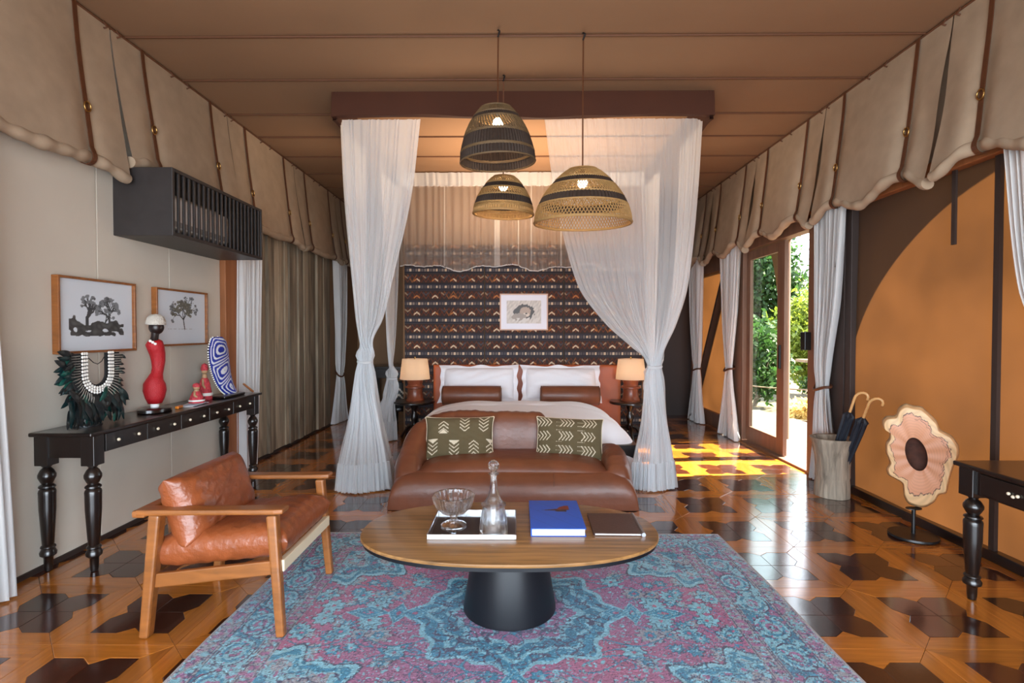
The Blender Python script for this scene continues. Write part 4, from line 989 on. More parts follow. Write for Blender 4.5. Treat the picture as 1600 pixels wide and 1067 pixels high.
# ================================================================== LEFT CONSOLE TABLE
def turned(cx, cy, zt, m, par, s=1.0):
    k = zt/.60
    pr = [(.0, zt), (.024, zt), (.026, zt-.006), (.018, zt-.016), (.030, zt-.03*k), (.042, zt-.055*k), (.042, zt-.07*k), (.030, zt-.098*k), (.024, zt-.108*k), (.038, zt-.118*k), (.040, zt-.126*k), (.032, zt-.134*k), (.038, zt-.142*k), (.041, zt-.152*k), (.040, zt-.17*k),
          (.039, zt-.25*k), (.028, .155*k), (.026, .15*k), (.034, .143*k), (.036, .136*k), (.030, .128*k), (.033, .122*k), (.040, .108*k), (.038, .092*k), (.026, .082*k), (.022, .076*k), (.021, .03*k), (.018, .004), (.0, .004)]
    return MB().lathe([(max(r, .0005)*s, z) for r, z in pr], (cx, cy, 0), 24, cap=False).build('leg', m, par, smooth=40)
con = thing('console_table', 'long black console table with bone knobs against the left wall', 'table', (-2.50, 3.84, 0))
bone = mat('bone_knob', lin(226, 212, 186), .35)
MB().box(-2.675, -2.325, 2.865, 4.815, .768, .79).build('tabletop', blackw, con, bevel=.006)
for x in (-2.635, -2.375):
    for y in (2.935, 4.735):
        MB().box(x-.038, x+.038, y-.038, y+.038, .60, .768).build('leg_block', blackw, con, bevel=.003); turned(x, y, .602, blackw, con)
MB().box(-2.655, -2.62, 2.95, 4.72, .63, .768).build('rear_apron', blackw, con)
for y in (2.92, 4.75): MB().box(-2.60, -2.41, y-.014, y+.014, .645, .768).build('end_apron', blackw, con)
MB().box(-2.39, -2.352, 2.973, 4.697, .66, .768).build('front_apron', blackw, con)
for k in range(5):
    a = 2.985+k*.340
    d = MB().box(-2.352, -2.338, a+.0015, a+.3375, .664, .766).build('drawer', blackw, con, bevel=.003)
    for q in (.085, .252): MB().ball((-2.328, a+q, .716), .0095, 10, 8).build('knob', bone, d, smooth=80)

# ---- shell and feather necklace on its stand
nk = thing('feather_necklace', 'black feather collar with white shell band at the near end of the console', 'necklace', (-2.50, 3.10, .79))
MB().lathe([(.075, .791), (.075, .800), (.012, .803), (.010, .95), (.01, .96)], (-2.54, 3.10, 0), 20).build('stand', blackm, nk, smooth=40)
cy, cz, xx = 3.10, 1.10, -2.47
def upt(t, r):
    """t 0..1 along the U from the near top, down round and up to the far top"""
    L1 = .12; L2 = PI*r; tot = 2*L1+L2; q = t*tot
    if q < L1: return cy-r, cz+L1-q, 0
    if q < L1+L2:
        a = (q-L1)/r; return cy-r*math.cos(a), cz-r*math.sin(a), a
    return cy+r, cz+(q-L1-L2), PI
mb = MB(); pl = [upt(t, .085)[:2] for t in np.linspace(0, 1, 33)]
for r0, r1 in ((.066, .175),):
    V = []
    for t in np.linspace(0, 1, 41):
        for r in (r0, r1):
            y, z, a = upt(t, r); V += [(xx-.014, y, z), (xx-.004, y, z)]
    F = []
    for k in range(40):
        a = k*4; F += [(a+1, a+5, a+7, a+3), (a, a+2, a+6, a+4), (a, a+4, a+5, a+1), (a+2, a+3, a+7, a+6)]
    mb.add(V, F)
mb.build('backing', mat('black_cloth', (.012, .012, .013), .95), nk)
shell = mat('white_shell', lin(240, 238, 232), .4)
mb = MB()
for r, n_ in ((.083, 26), (.098, 28), (.113, 30)):
    for t in np.linspace(.0, 1, n_):
        y, z, a = upt(t, r); mb.ball((xx+.004, y, z), .0085, 8, 6, .7, 1, 1)
setp(mb.build('shell_band', shell, nk, smooth=80), kind='stuff')
spike = mat('grey_spine', lin(150, 146, 138), .5, var=(60, .3)); mb = MB()
for t in np.linspace(.02, .98, 44):
    y, z, a = upt(t, .125); ln = .062+.012*math.sin(t*40)
    dy, dz = (-math.cos(a), -math.sin(a)); mb.tube([(xx, y, z), (xx+.010, y+dy*ln*.5, z+dz*ln*.5), (xx+.012, y+dy*ln, z+dz*ln)], [.0030, .0026, .0008], 6)
setp(mb.build('shell_spikes', spike, nk, smooth=60), kind='stuff')
fmats = [mat('black_feather', (.010, .013, .014), .32, var=(30, .5)), mat('teal_feather', lin(16, 74, 66), .28, var=(22, .6)), mat('dark_teal_feather', lin(18, 40, 42), .3, var=(26, .6))]
fmes = []
for fm in fmats:
    for bend in (.25, -.2):
        V = []; n_ = 9
        for i in range(n_):
            u = i/(n_-1); hw = .19*math.sin(PI*min(1, u*.93+.07))**.6*(1-.15*u)
            for s_ in (-1, 0, 1): V.append((u, s_*hw+bend*u*u*.5, -.10*abs(s_)*.5+.16*math.sin(PI*u)*.6))
        me = bpy.data.meshes.new('feather'); me.from_pydata(V, [], [tuple(q) for q in grid_faces(n_, 3)]); me.update(); me.materials.append(fm); smooth_mesh(me); fmes.append(me)
rf = random.Random(4)
def feather(y, z, ang, ln, lean, x=xx):
    me = fmes[rf.choice((0, 0, 1, 1, 0, 1, 2, 3, 4, 5, 4))]; o = link('feather', me, nk)
    d = Vector((lean, math.cos(ang), math.sin(ang))).normalized(); nz_ = (Vector((1, 0, 0))+Vector((0, rf.gauss(0, .25), rf.gauss(0, .25)))); nz_ = (nz_-d*nz_.dot(d)).normalized(); yx = nz_.cross(d)
    Mx = Matrix((d*ln, yx*ln, nz_*ln)).transposed().to_4x4(); Mx.translation = Vector((x, y, z))-wloc(nk); o.matrix_local = Mx
for k in range(230):
    t = rf.uniform(0, 1); y, z, a = upt(t, rf.uniform(.11, .18)); ang = math.atan2(-math.sin(a), -math.cos(a))
    ang += rf.gauss(0, .25)-.30*abs(math.cos(a))*(1 if math.cos(a) < 0 else -1); ln = rf.uniform(.07, .125)*(1 if abs(math.cos(a)) > .6 else 1.05)
    if t > .62: ln *= .62
    if t < .3: ln *= .95
    if z+math.sin(ang)*ln < .80: ln = max(.05, (z-.80)/max(.2, -math.sin(ang)))
    feather(y, z, ang, ln, rf.uniform(-.1, .25), xx-.012-rf.random()*.02)
for k in range(64):
    y = cy+rf.uniform(-.20, .17); z = rf.uniform(.88, 1.02); feather(y, z, -PI/2+rf.gauss(0, .35), min(rf.uniform(.08, .16), z-.797), rf.uniform(0, .22), xx-.012+rf.random()*.02)
MB().tube([(xx-.01, cy-.07, 1.205), (xx, cy-.03, 1.165), (xx, cy, 1.155), (xx, cy+.03, 1.17), (xx-.01, cy+.07, 1.205)], .0025, 6).build('cord', blackm, nk)

# ---- red beaded bust
rb = thing('beaded_figurine', 'red beaded slender figurine with white cap on the console', 'figurine', (-2.50, 3.63, .79))
MB().lathe([(.01, .791), (.088, .791), (.092, .797), (.09, .815), (.075, .822), (.01, .826)], (-2.5, 3.63, 0), 32, sy=1.35).build('base', blackw, rb, smooth=40)
redm = mat('red_beads', lin(176, 24, 34), .38, bump=(160, .6)); dkm = mat('dark_skin_wood', lin(34, 22, 20), .35)
MB().tube([(-2.5, 3.63, .822), (-2.5, 3.63, .845), (-2.5, 3.633, .86)], [.026, .026, .030], 20).build('white_hem', whitep, rb, smooth=60)
MB().tube([(-2.5, 3.633, .850), (-2.5, 3.633, .89), (-2.5, 3.632, .94), (-2.5, 3.632, .985), (-2.5, 3.64, 1.02), (-2.5, 3.657, 1.055), (-2.5, 3.668, 1.09), (-2.5, 3.672, 1.14), (-2.5, 3.665, 1.19), (-2.5, 3.648, 1.235), (-2.5, 3.632, 1.265), (-2.5, 3.625, 1.285)],
          [.042, .058, .070, .066, .048, .036, .036, .042, .047, .052, .052, .032], 24).build('body', redm, rb, smooth=80)
MB().tube([(-2.5, 3.63, 1.28), (-2.5, 3.64, 1.31), (-2.5, 3.645, 1.35)], [.026, .023, .024], 14).build('neck', dkm, rb, smooth=80)
MB().ball((-2.495, 3.65, 1.375), .046, 18, 12, 1, 1, 1.1).build('head', dkm, rb, smooth=80)
MB().lathe([(.058, 1.392), (.062, 1.398), (.060, 1.42), (.048, 1.448), (.026, 1.464), (.001, 1.468)], (-2.5, 3.652, 0), 24, cap=False).build('cap', mat('beaded_cap', lin(206, 198, 186), .6, bump=(130, 1.0)), rb, smooth=60)
for q in (0, .5, 1): MB().ball((-2.47-.02*q, 3.60-.02*q, 1.262+.02*q), .010, 8, 6).build('bead', shell, rb, smooth=80)
# ---- two red beaded dolls
for label, x, y, h in (('small red beaded doll in front on the console', -2.47, 4.06, .16), ('taller red and beige beaded doll behind the small one', -2.53, 4.27, .30)):
    o = thing('beaded_doll', label, 'doll', (x, y, .79), 'red beaded dolls on the console')
    MB().lathe([(.001, .791), (.052, .791), (.055, .80), (.046, .79+h*.3), (.030, .79+h*.55), (.020, .79+h*.6)], (x, y, 0), 20, cap=False).build('dress', mat('doll_dress', lin(196, 62, 72), .6, bump=(90, 1), var=(45, .45)), o, smooth=60)
    MB().lathe([(.056, .79+h*.12), (.059, .79+h*.16), (.056, .79+h*.2)], (x, y, 0), 20, cap=False).build('bead_belt', shell, o, smooth=60)
    MB().tube([(x, y, .79+h*.58), (x, y, .79+h*.70)], [.020, .016], 12).build('neck', mat('doll_skin', lin(176, 140, 104), .6), o)
    MB().ball((x, y, .79+h*.78), .024, 12, 8).build('head', MATS['doll_skin'], o, smooth=80)
    MB().lathe([(.026, .79+h*.80), (.029, .79+h*.86), (.020, .79+h*.96), (.001, .79+h)], (x, y, 0), 14, cap=False).build('headdress', MATS['doll_dress'], o, smooth=60)
    for s_ in (-1, 1): MB().tube([(x, y+s_*.024, .79+h*.56), (x+.012, y+s_*.045, .79+h*.42), (x+.02, y+s_*.03, .79+h*.33)], .009, 8).build('arm', MATS['doll_skin'], o, smooth=80)
# ---- blue and white beaded shield form
bs = thing('beaded_sculpture', 'blue and white beaded curved sculpture on the console', 'sculpture', (-2.50, 4.46, .79))
MB().box(-2.57, -2.40, 4.33, 4.66, .7915, .812).build('base', blackw, bs, bevel=.008)
MB().tube([(-2.5, 4.56, .81), (-2.5, 4.53, .90)], .012, 8).build('support', blackm, bs)
ctr = [(4.385, 1.30), (4.375, 1.19), (4.40, 1.07), (4.455, .95), (4.535, .86), (4.60, .815)]; wd_ = [.10, .145, .14, .115, .075, .045]
tt = np.linspace(0, 1, 120); CC = catmull(np.linspace(0, 1, 6), np.array(ctr), tt); WW = catmull(np.linspace(0, 1, 6), np.array(wd_), tt)*np.sqrt(np.clip(1-((.06-tt).clip(0)/.06)**2, .02, 1))
nn_ = 60; vv = np.linspace(-1, 1, nn_)
T = np.gradient(CC, axis=0); T /= np.linalg.norm(T, axis=1, keepdims=True); Nv = np.stack([-T[:, 1], T[:, 0]], 1)
Pg = CC[:, None]+Nv[:, None]*(WW[:, None]*vv[None])[..., None]*.98
s_arc = np.r_[0, np.cumsum(np.linalg.norm(np.diff(CC, axis=0), axis=1))]
blue, wht = np.array(lin(28, 52, 168)), np.array(lin(232, 236, 244))
S = np.broadcast_to(s_arc[:, None], (120, nn_)); Wd = WW[:, None]*(1-np.abs(vv))[None]
sm = lambda a, b: 1/(1/(a+1e-4)**3+1/(b+1e-4)**3)**(1/3)
inn = sm(Wd, sm(np.abs(S-.0)+.0, sm(np.abs(S-.20)+.008, np.abs(S-.37)+.008)))*1.12
Cb = np.where(((inn/.026) % 1 < .6)[..., None], blue, wht)
Vf = np.stack([-2.47+.022*(1-vv[None]**2)*np.ones((120, 1)), Pg[..., 0], Pg[..., 1]], -1).reshape(-1, 3); Vb = Vf.copy(); Vb[:, 0] = -2.485
F1 = grid_faces(120, nn_); surf('beaded_face', Vf, F1, blueb, bs, colr=Cb.reshape(-1, 3)); surf('back_board', Vb, F1[:, ::-1], blackw, bs)
edge_ = [Pg[i, 0] for i in range(0, 120, 3)]+[Pg[i, -1] for i in range(119, -1, -3)]; mb = MB()
for y, z in edge_: mb.ball((-2.478, float(y), float(z)), .0075, 6, 5)
setp(mb.build('bead_edging', shell, bs, smooth=80), kind='stuff')
# ---- small items
o = thing('leaflet', 'white folded leaflet lying on the console before the dolls', 'leaflet', (-2.47, 3.95, .79))
MB().box(-.05, .05, -.10, .10, .001, .004, TRS((-2.46, 3.96, .79), 0, 0, .25)).build('sheet', whitep, o); MB().box(-.05, .05, -.10, .10, .0045, .007, TRS((-2.44, 4.0, .79), 0, 0, .1)).build('cover_sheet', mat('pale_blue_paper', lin(190, 205, 225), .6), o)
o = MB().box(-.012, .012, -.04, .04, .001, .02, TRS((-2.44, 3.80, .79), 0, 0, .2)).build('lighter', mat('orange_plastic', lin(226, 130, 30), .35), None, (-2.44, 3.80, .79), bevel=.004); setp(o, 'orange lighter beside the red figurine base', 'lighter')
o = MB().bar((-2.44, 4.70, .88), (-2.40, 4.80, .796), .014, .016).build('wooden_stick', postm, None, (-2.42, 4.75, .79), bevel=.003); setp(o, 'short brown wooden stick at the far end of the console', 'stick')

# ================================================================== PICTURES
def tree_img(X, Y, trees, ground, seed, mw, mh, border):
    C = np.broadcast_to(np.array(lin(214, 222, 230)), X.shape+(3,)).copy()
    inn = (np.abs(X) < mw) & (Y > -mh) & (Y < mh)
    A = np.zeros(X.shape); r = random.Random(seed)
    def br(x, y, a, l, w_, d):
        x2, y2 = x+l*math.cos(a), y+l*math.sin(a); tx, ty = x2-x, y2-y; q = np.clip(((X-x)*tx+(Y-y)*ty)/(l*l), 0, 1)
        dd = np.hypot(X-x-q*tx, Y-y-q*ty); A[dd < w_] = 1
        if d: 
            for k in range(r.choice((2, 3))): br(x2, y2, a+r.uniform(-.75, .75), l*r.uniform(.6, .85), w_*.68, d-1)
        else:
            rad_ = r.uniform(.006, .014); A[np.hypot(X-x2, (Y-y2)*1.5) < rad_] = max(.75, r.random())
    for t in trees: br(*t)
    if ground:
        g0, g1, den = ground
        rs = np.random.default_rng(seed); n = sum(np.sin(X*rs.uniform(30, 240)+Y*rs.uniform(20, 200)+rs.uniform(0, 6)) for _ in range(9))/9
        m = (Y > g0) & (Y < g1+.05*n); A[m & inn] = np.maximum(A, .62+.55*n)[m & inn]
    A = np.where(inn, A, 0).clip(0, 1)
    C = C*(1-A[..., None]*.93)
    return C
def nz_(X, Y, sc_, seed):
    r = np.random.default_rng(seed); return sum(np.sin(X*sc_*r.uniform(-1.5, 1.5)+Y*sc_*r.uniform(-1.5, 1.5)+r.uniform(0, 6)) for _ in range(9))/4
def baobabs(X, Y):
    C = tree_img(X, Y, [(-.085, -.07, 1.55, .055, .013, 5), (.095, -.07, 1.6, .05, .009, 6), (.05, -.07, 1.2, .04, .006, 4)], None, 4, .215, .13, 0)
    inn = (np.abs(X) < .22); n = nz_(X, Y, 90, 2)
    for cx, cy, rx, ry in ((-.19, -.045, .05, .05), (-.12, -.07, .10, .035), (.02, -.055, .09, .045), (.13, -.06, .10, .05), (.19, -.08, .05, .03), (0, -.10, .25, .022)):
        d = np.hypot((X-cx)/rx*1.1, (Y-cy+.01)/ry*1.35); C = np.where((inn & (d+.45*n < 1))[..., None], (.04+.05*np.abs(n))[..., None], C)
    return C
def acacia(X, Y):
    C = tree_img(X, Y, [(.035, -.09, 1.78, .075, .006, 5), (.02, -.015, 2.5, .06, .0045, 4), (.02, -.015, .9, .07, .0045, 4)], None, 6, .22, .17, 0); n = nz_(X, Y, 130, 5)
    for cx, cy, rx, ry in ((.02, .105, .085, .028), (-.05, .06, .06, .022), (.085, .055, .05, .026), (-.09, .025, .035, .014), (.05, .085, .06, .02), (.10, .02, .03, .012)):
        d = np.hypot((X-cx)/rx, (Y-cy)/ry); C = np.where((d+.45*n < 1)[..., None], (.10+.12*np.abs(n))[..., None]*np.array([1, 1, .82]), C)
    C = np.where(((np.abs(Y+.088) < .0025) & (n > -.2) & (np.abs(X) < .17))[..., None], .35, C); return C
def wall_pic(label, y0, y1, z0_, z1_, fn):
    o = thing('framed_picture', label, 'picture', (WL, (y0+y1)/2, z0_), 'framed tree photographs on the left wall'); x = WL+.002; fw = .014
    for a in ((y0, y1, z0_, z0_+fw), (y0, y1, z1_-fw, z1_), (y0, y0+fw, z0_+fw, z1_-fw), (y1-fw, y1, z0_+fw, z1_-fw)): MB().box(x, x+.042, *a).build('frame_bar', teak, o, bevel=.002)
    MB().box(x, x+.02, y0+fw, y1-fw, z0_+fw, z1_-fw).build('mount', whitep, o)
    M = Matrix(((0, 0, 1, x+.0205), (1, 0, 0, (y0+y1)/2), (0, 1, 0, (z0_+z1_)/2), (0, 0, 0, 1)))
    panel('print', y1-y0-2*fw, z1_-z0_-2*fw, .0035, fn, blueb, M, o)
wall_pic('black and white photograph of baobab trees above the feather collar', 3.03, 3.655, 1.215, 1.675, baobabs)
wall_pic('black and white photograph of one acacia behind the red figurine', 3.865, 4.51, 1.235, 1.672, acacia)
def lion(X, Y):
    rs = np.random.default_rng(3); C = np.broadcast_to(np.array(lin(196, 188, 180)), X.shape+(3,)).copy()
    n = sum(np.sin(X*rs.uniform(40, 300)+Y*rs.uniform(-260, 260)+rs.uniform(0, 6)) for _ in range(8))/8
    C *= (1+.35*n)[..., None]
    d = np.hypot((X-.0)/.085, (Y+.0)/.062); C[d+.25*n < 1] = lin(58, 48, 44)
    d = np.hypot((X-.012)/.045, (Y-.0)/.042); C[d+.2*n < 1] = lin(170, 148, 132)
    d = np.hypot((X-.018)/.028, (Y+.022)/.016); C[d < 1] = lin(205, 190, 176)
    C[np.hypot((X-.02)/.009, (Y+.012)/.006)+.2*n < 1] = lin(60, 50, 46); C[np.hypot((X+.04)/.06, (Y+.04)/.03)+.3*n < 1] = lin(150, 138, 128); C[(Y < -.05) & (np.abs(X-.03) < .09) & (n > -.1)] = lin(206, 200, 194)
    m = (np.abs(X) < .142) & (np.abs(Y) < .094); C[~m] = lin(226, 226, 236); return C
o = thing('framed_picture', 'lion photograph in pale wooden frame on the patterned wall above the bed', 'picture', (.093, 6.83, 1.358)); yy = 6.80
for a in ((-.216, .402, 1.358, 1.374), (-.216, .402, 1.812, 1.828), (-.216, -.20, 1.374, 1.812), (.386, .402, 1.374, 1.812)): MB().box(a[0], a[1], yy, yy+.032, a[2], a[3]).build('frame_bar', mat('pale_rose_wood', lin(206, 170, 150), .5), o, bevel=.002)
MB().box(-.20, .386, yy+.012, yy+.03, 1.374, 1.812).build('mount', whitep, o)
def lion2(X, Y): return lion(X*.142/.222, Y*.094/.148)
panel('print', .586, .438, .0035, lion2, blueb, Matrix.Translation((.093, yy+.0115, 1.593)) @ Matrix.Rotation(PI/2, 4, 'X'), o)

# ================================================================== AIR CONDITIONER in its slatted box
ac = thing('slatted_box', 'dark wooden slatted box fixed high on the left wall', 'box', (WL, 4.13, 1.985)); xf = -2.28
MB().box(WL+.001, xf, 3.51, 3.535, 1.985, 2.435).build('side_panel', charcoal, ac, bevel=.003); MB().box(WL+.001, xf, 4.725, 4.75, 1.985, 2.435).build('side_panel', charcoal, ac, bevel=.003)
MB().box(WL+.001, xf, 3.535, 4.725, 1.985, 2.01).build('bottom_panel', charcoal, ac, bevel=.003); MB().box(WL+.001, xf, 3.535, 4.725, 2.41, 2.435).build('top_panel', charcoal, ac, bevel=.003)
for k in range(20):
    y = 3.575+k*.0585; MB().box(xf-.016, xf-.003, y, y+.020, 2.01, 2.41).build('slat', charcoal, ac, bevel=.002)
au = thing('air_conditioner', 'white air conditioner unit behind the slats of the dark box', 'air conditioner', (WL, 3.95, 2.05))
MB().box(WL+.002, -2.335, 3.56, 4.30, 2.05, 2.27).build('casing', mat('white_plastic', lin(226, 226, 224), .4), au, bevel=.02); MB().box(-2.337, -2.33, 3.6, 4.26, 2.065, 2.10).build('louvre', mat('grey_plastic', lin(150, 150, 152), .4), au)

# ================================================================== RIGHT SIDE: stump with umbrellas, wood slice, desk
st = thing('log_umbrella_stand', 'weathered hollow log stump used as umbrella stand', 'umbrella stand', (2.585, 4.34, 0))
logm = mat('weathered_log', lin(150, 138, 122), .85, grain=(26, 26, 3, .55), bump=(40, .9, (1, 1, .15)))
pr = [(.128, .002), (.130, .02), (.127, .10), (.122, .15), (.126, .17), (.124, .24), (.130, .33), (.148, .43), (.166, .478), (.160, .482), (.140, .478), (.122, .43), (.105, .33), (.10, .06), (.001, .055)]
MB().lathe(pr, (2.585, 4.34, 0), 48, fn=lambda t, j: 1+.02*math.sin(3*t+.6*j)+.015*math.sin(7*t+j*.2)+.008*math.sin(19*t)).build('trunk', logm, st, smooth=50)
cane = mat('cane_handle', lin(222, 172, 112), .35); umb = mat('navy_umbrella_cloth', lin(26, 32, 44), .6)
for label, b, t_, hd in (('folded navy umbrella with cane handle leaning left in the stump', (2.56, 4.39, .08), (2.665, 4.25, .70), 1), ('folded navy umbrella with cane handle leaning right in the stump', (2.62, 4.33, .08), (2.695, 4.13, .675), -1)):
    o = thing('umbrella', label, 'umbrella', b, 'umbrellas in the stump'); b = Vector(b); t_ = Vector(t_); d = (t_-b).normalized()
    Mq = d.to_track_quat('Z', 'Y').to_matrix().to_4x4(); L_ = (t_-b).length
    MB().lathe([(.008, .0), (.014, .05), (.026, .25), (.034, .5), (.036, L_-.05), (.040, L_-.03), (.022, L_-.01), (.014, L_)], b, 40, M=Mq, fn=lambda t, j: 1+.22*math.sin(8*t+.5*j)).build('canopy', umb, o, smooth=60)
    sd_ = Vector((.7, -.7, 0)); p = [t_-d*.02, t_+d*.08, t_+d*.12]
    for a in np.linspace(.4, 3.3, 8): p.append(t_+d*(.125+.045*math.sin(a))+sd_*(.045-.045*math.cos(a)))
    MB().tube(p, .0105, 10).build('cane_handle', cane, o, smooth=70); MB().ball(p[-1], .0105, 8, 6).build('handle_tip', cane, o, smooth=80)
ws = thing('wood_slice_sculpture', 'upright burl wood slice with dark hollow on a black stand', 'sculpture', (2.60, 3.47, 0))
MB().lathe([(.001, .001), (.135, .001), (.14, .008), (.138, .02), (.001, .024)], (2.60, 3.47, 0), 48, cap=False).build('base', blackm, ws, smooth=40)
MB().lathe([(.012, .02), (.012, .19)], (2.60, 3.47, 0), 14).build('rod', blackm, ws, smooth=60); MB().lathe([(.05, .186), (.05, .192)], (2.60, 3.47, 0), 20, sy=.6).build('bracket', blackm, ws)
ol = [(650, 150), (700, 165), (742, 163), (800, 215), (835, 250), (850, 300), (920, 330), (960, 390), (960, 450), (930, 520), (910, 600), (895, 690), (850, 700), (830, 750), (780, 790), (730, 800), (670, 785), (645, 740), (640, 660), (600, 640), (545, 620), (535, 580), (560, 540), (530, 470), (530, 410), (555, 380), (550, 330), (510, 320), (505, 270), (530, 240), (590, 235), (605, 180)]
sc_ = 3.6/828/4.104; c0 = (715, 460); O = np.array([((x-c0[0])*sc_, -(y-c0[1])*sc_) for x, y in ol])
O = np.concatenate([O, O[:1]]); d = np.r_[0, np.cumsum(np.linalg.norm(np.diff(O, axis=0), axis=1))]; n = 240; tq = np.linspace(0, d[-1], n, endpoint=False)
O = np.stack([np.interp(tq, d, O[:, 0]), np.interp(tq, d, O[:, 1])], 1)
for _ in range(3): O = (O+np.roll(O, 1, 0)+np.roll(O, -1, 0))/3
ta = np.arctan2(O[:, 1], O[:, 0]); H_ = np.stack([.070*np.cos(ta+.0)-.018*np.sin(ta), .110*np.sin(ta)-.0*np.cos(ta)], 1)
rings = 60; f = np.linspace(0, 1, rings); V = np.zeros((n, rings, 3)); Cc = np.zeros((n, rings, 3))
base_c, pale, dk = np.array(lin(205, 142, 104)), np.array(lin(216, 176, 128)), np.array(lin(74, 38, 24))
vein = .70+.05*np.sin(5*ta)+.04*np.sin(11*ta+1)+.022*np.sin(31*ta)+.015*np.sin(57*ta)
for k in range(rings):
    q = H_*(1-f[k])+O*f[k]; yb = -.004*np.sin(f[k]*PI)-.0+(.03*max(0, f[k]-.93)/.07)+.0012*np.sin(13*ta)
    V[:, k] = np.stack([q[:, 0], yb, q[:, 1]], 1)
    c_ = base_c*(1+.06*np.sin(f[k]*70+2*np.sin(ta*3)))[:, None]; c_ = np.where((f[k] > vein)[:, None], pale*(1+.10*np.sin(ta*23+f[k]*30))[:, None], c_)
    c_ = np.where((np.abs(f[k]-vein) < .016)[:, None], dk, c_); c_ = np.where(((np.abs(f[k]-vein+.09+.03*np.sin(17*ta)) < .009) & (np.cos(ta-.4) > .35))[:, None], dk*1.4, c_)
    Cc[:, k] = c_
Mws = TRS((2.60, 3.455, .548), 0, 0, -.6) @ Matrix.Diagonal((.82, 1, .97, 1)); mm = np.array(Mws)
tf = lambda A_: A_.reshape(-1, 3) @ mm[:3, :3].T+mm[:3, 3]
Fq = grid_faces(n, rings, True); surf('slice_face', tf(V), Fq, blueb, ws, colr=Cc.reshape(-1, 3))
V2 = np.zeros((n, 4, 3))
for k, (s_, y) in enumerate(((1.0, .03), (1.025, .045), (1.0, .065), (.15, .07))): V2[:, k] = np.stack([O[:, 0]*s_, np.full(n, y-.0)+.0, O[:, 1]*s_], 1)
surf('bark_edge', tf(V2), grid_faces(n, 4, True), mat('bark_edge', lin(170, 140, 104), .8, var=(30, .3)), ws)
V3 = np.zeros((n, 8, 3))
for k in range(8):
    q = k/7; V3[:, k] = np.stack([H_[:, 0]*(1-q*q)+.006*q, np.full(n, .055*q**.6), H_[:, 1]*(1-q*q)-.01*q], 1)
surf('hollow', tf(V3), grid_faces(n, 8, True)[:, ::-1], mat('dark_hollow', lin(70, 38, 27), .8, var=(22, .5)), ws)
dk_ = thing('writing_desk', 'black desk with turned legs cut by the right edge of the photo', 'desk', (2.5, 2.1, 0))
MB().box(2.235, 2.655, 1.35, 2.725, .665, .688).build('desktop', blackw, dk_, bevel=.006)
for x in (2.29, 2.60):
    for y in (2.66, 1.42): MB().box(x-.042, x+.042, y-.042, y+.042, .525, .665).build('leg_block', blackw, dk_, bevel=.003); turned(x, y, .527, blackw, dk_)
MB().box(2.262, 2.295, 1.46, 2.62, .545, .665).build('front_apron', blackw, dk_); MB().box(2.595, 2.625, 1.46, 2.62, .545, .665).build('rear_apron', blackw, dk_)
for y in (2.655, 1.425): MB().box(2.33, 2.56, y-.014, y+.014, .545, .665).build('end_apron', blackw, dk_)
for a in (2.08, 1.50):
    d = MB().box(2.25, 2.264, a, a+.50, .555, .655).build('drawer', blackw, dk_, bevel=.003)
    for q in (-.022, 0, .022): MB().ball((2.243, a+.32+q, .60+.008*abs(q)/.022), .008, 8, 6).build('knob', bone, d, smooth=80)

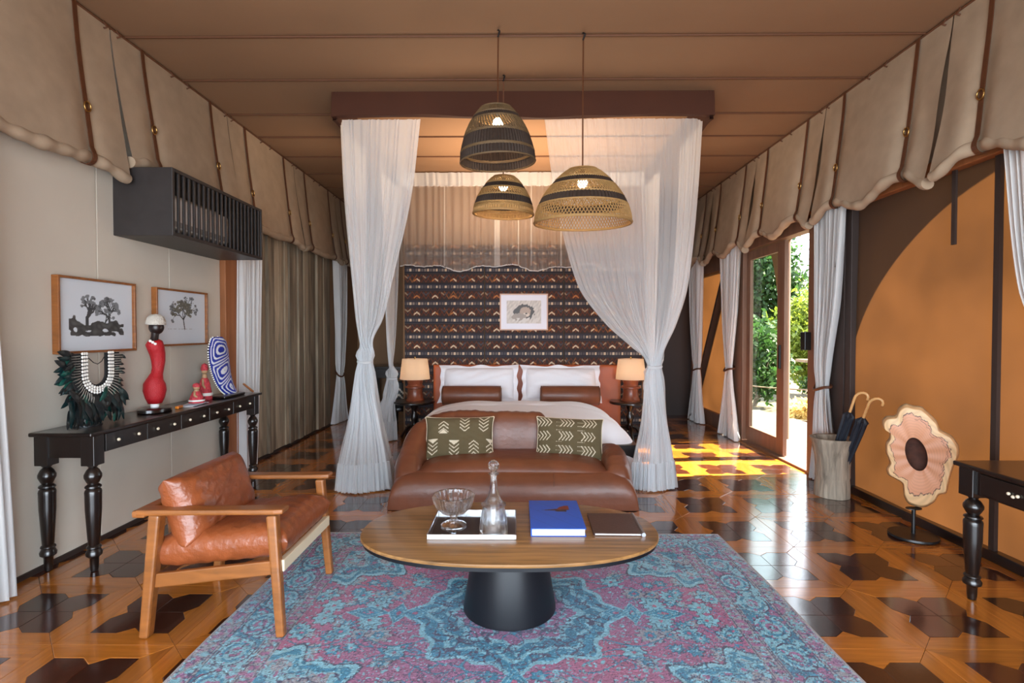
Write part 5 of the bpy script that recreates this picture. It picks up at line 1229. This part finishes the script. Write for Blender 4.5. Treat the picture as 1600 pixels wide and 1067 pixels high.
# ================================================================== BACK LEFT CORNER
bd = thing('back_desk', 'dark wooden desk in the shadowy back left corner', 'desk', (-1.9, 8.45, 0))
MB().box(-2.35, -1.35, 8.15, 8.75, .76, .80).build('desktop', blackw, bd, bevel=.006); MB().box(-2.30, -1.40, 8.2, 8.7, .62, .76).build('apron', blackw, bd)
for x in (-2.28, -1.42):
    for y in (8.22, 8.68): MB().bar((x, y, .004), (x, y, .64), .045, .045, (0, 1, 0), .06, .06).build('leg', blackw, bd)
bk = thing('zigzag_basket', 'black basket with white zigzag bands behind the rear left net', 'basket', (-1.72, 7.75, 0))
def zig(X, Y):
    C = np.full(X.shape+(3,), .012); z = np.abs(((X*9) % 1)-.5)*.14
    for y0_ in (-.05, .03): C[np.abs(Y-y0_-z) < .014] = lin(214, 204, 190)
    return C
V = []; nu, nv = 90, 40; Cq = zig(*np.meshgrid(np.linspace(0, 1.0, nu), np.linspace(-.18, .18, nv), indexing='ij')).reshape(-1, 3)
for i in range(nu):
    for j in range(nv): a = 2*PI*i/(nu-1); q = j/(nv-1); r = .13+.04*math.sin(PI*q*.8); V.append((-1.72+r*math.cos(a), 7.75+r*math.sin(a), .24+.36*q))
surf('woven_body', V, grid_faces(nu, nv), blueb, bk, colr=Cq)
MB().lathe([(.001, .235), (.125, .235), (.13, .245)], (-1.72, 7.75, 0), 24, cap=False).build('basket_bottom', blackm, bk)
for s_ in (-1, 1): MB().tube([(-1.72-.08, 7.75+s_*.12, .58), (-1.72-.05, 7.75+s_*.13, .76), (-1.72+.05, 7.75+s_*.13, .76), (-1.72+.08, 7.75+s_*.12, .58)], .008, 6).build('handle', leather2, bk, smooth=60)
sl = thing('low_stool', 'low dark stool under the zigzag basket', 'stool', (-1.72, 7.75, 0))
MB().lathe([(.001, .19), (.17, .19), (.175, .2), (.17, .235), (.001, .235)], (-1.72, 7.75, 0), 28, cap=False).build('seat', blackw, sl, smooth=40)
for k in range(3): a = k*2.094; MB().tube([(-1.72+.13*math.cos(a), 7.75+.13*math.sin(a), .003), (-1.72+.10*math.cos(a), 7.75+.10*math.sin(a), .2)], .018, 8).build('leg', blackw, sl, smooth=60)
bpy.context.view_layer.update()

ul = bpy.data.lights.new('canopy_uplight', 'AREA'); ul.energy = 62; ul.color = (1, .74, .50); ul.shape = 'RECTANGLE'; ul.size = 1.8; ul.size_y = 1.0  # added upward fill without a fixture, brightening the ceiling inside the canopy
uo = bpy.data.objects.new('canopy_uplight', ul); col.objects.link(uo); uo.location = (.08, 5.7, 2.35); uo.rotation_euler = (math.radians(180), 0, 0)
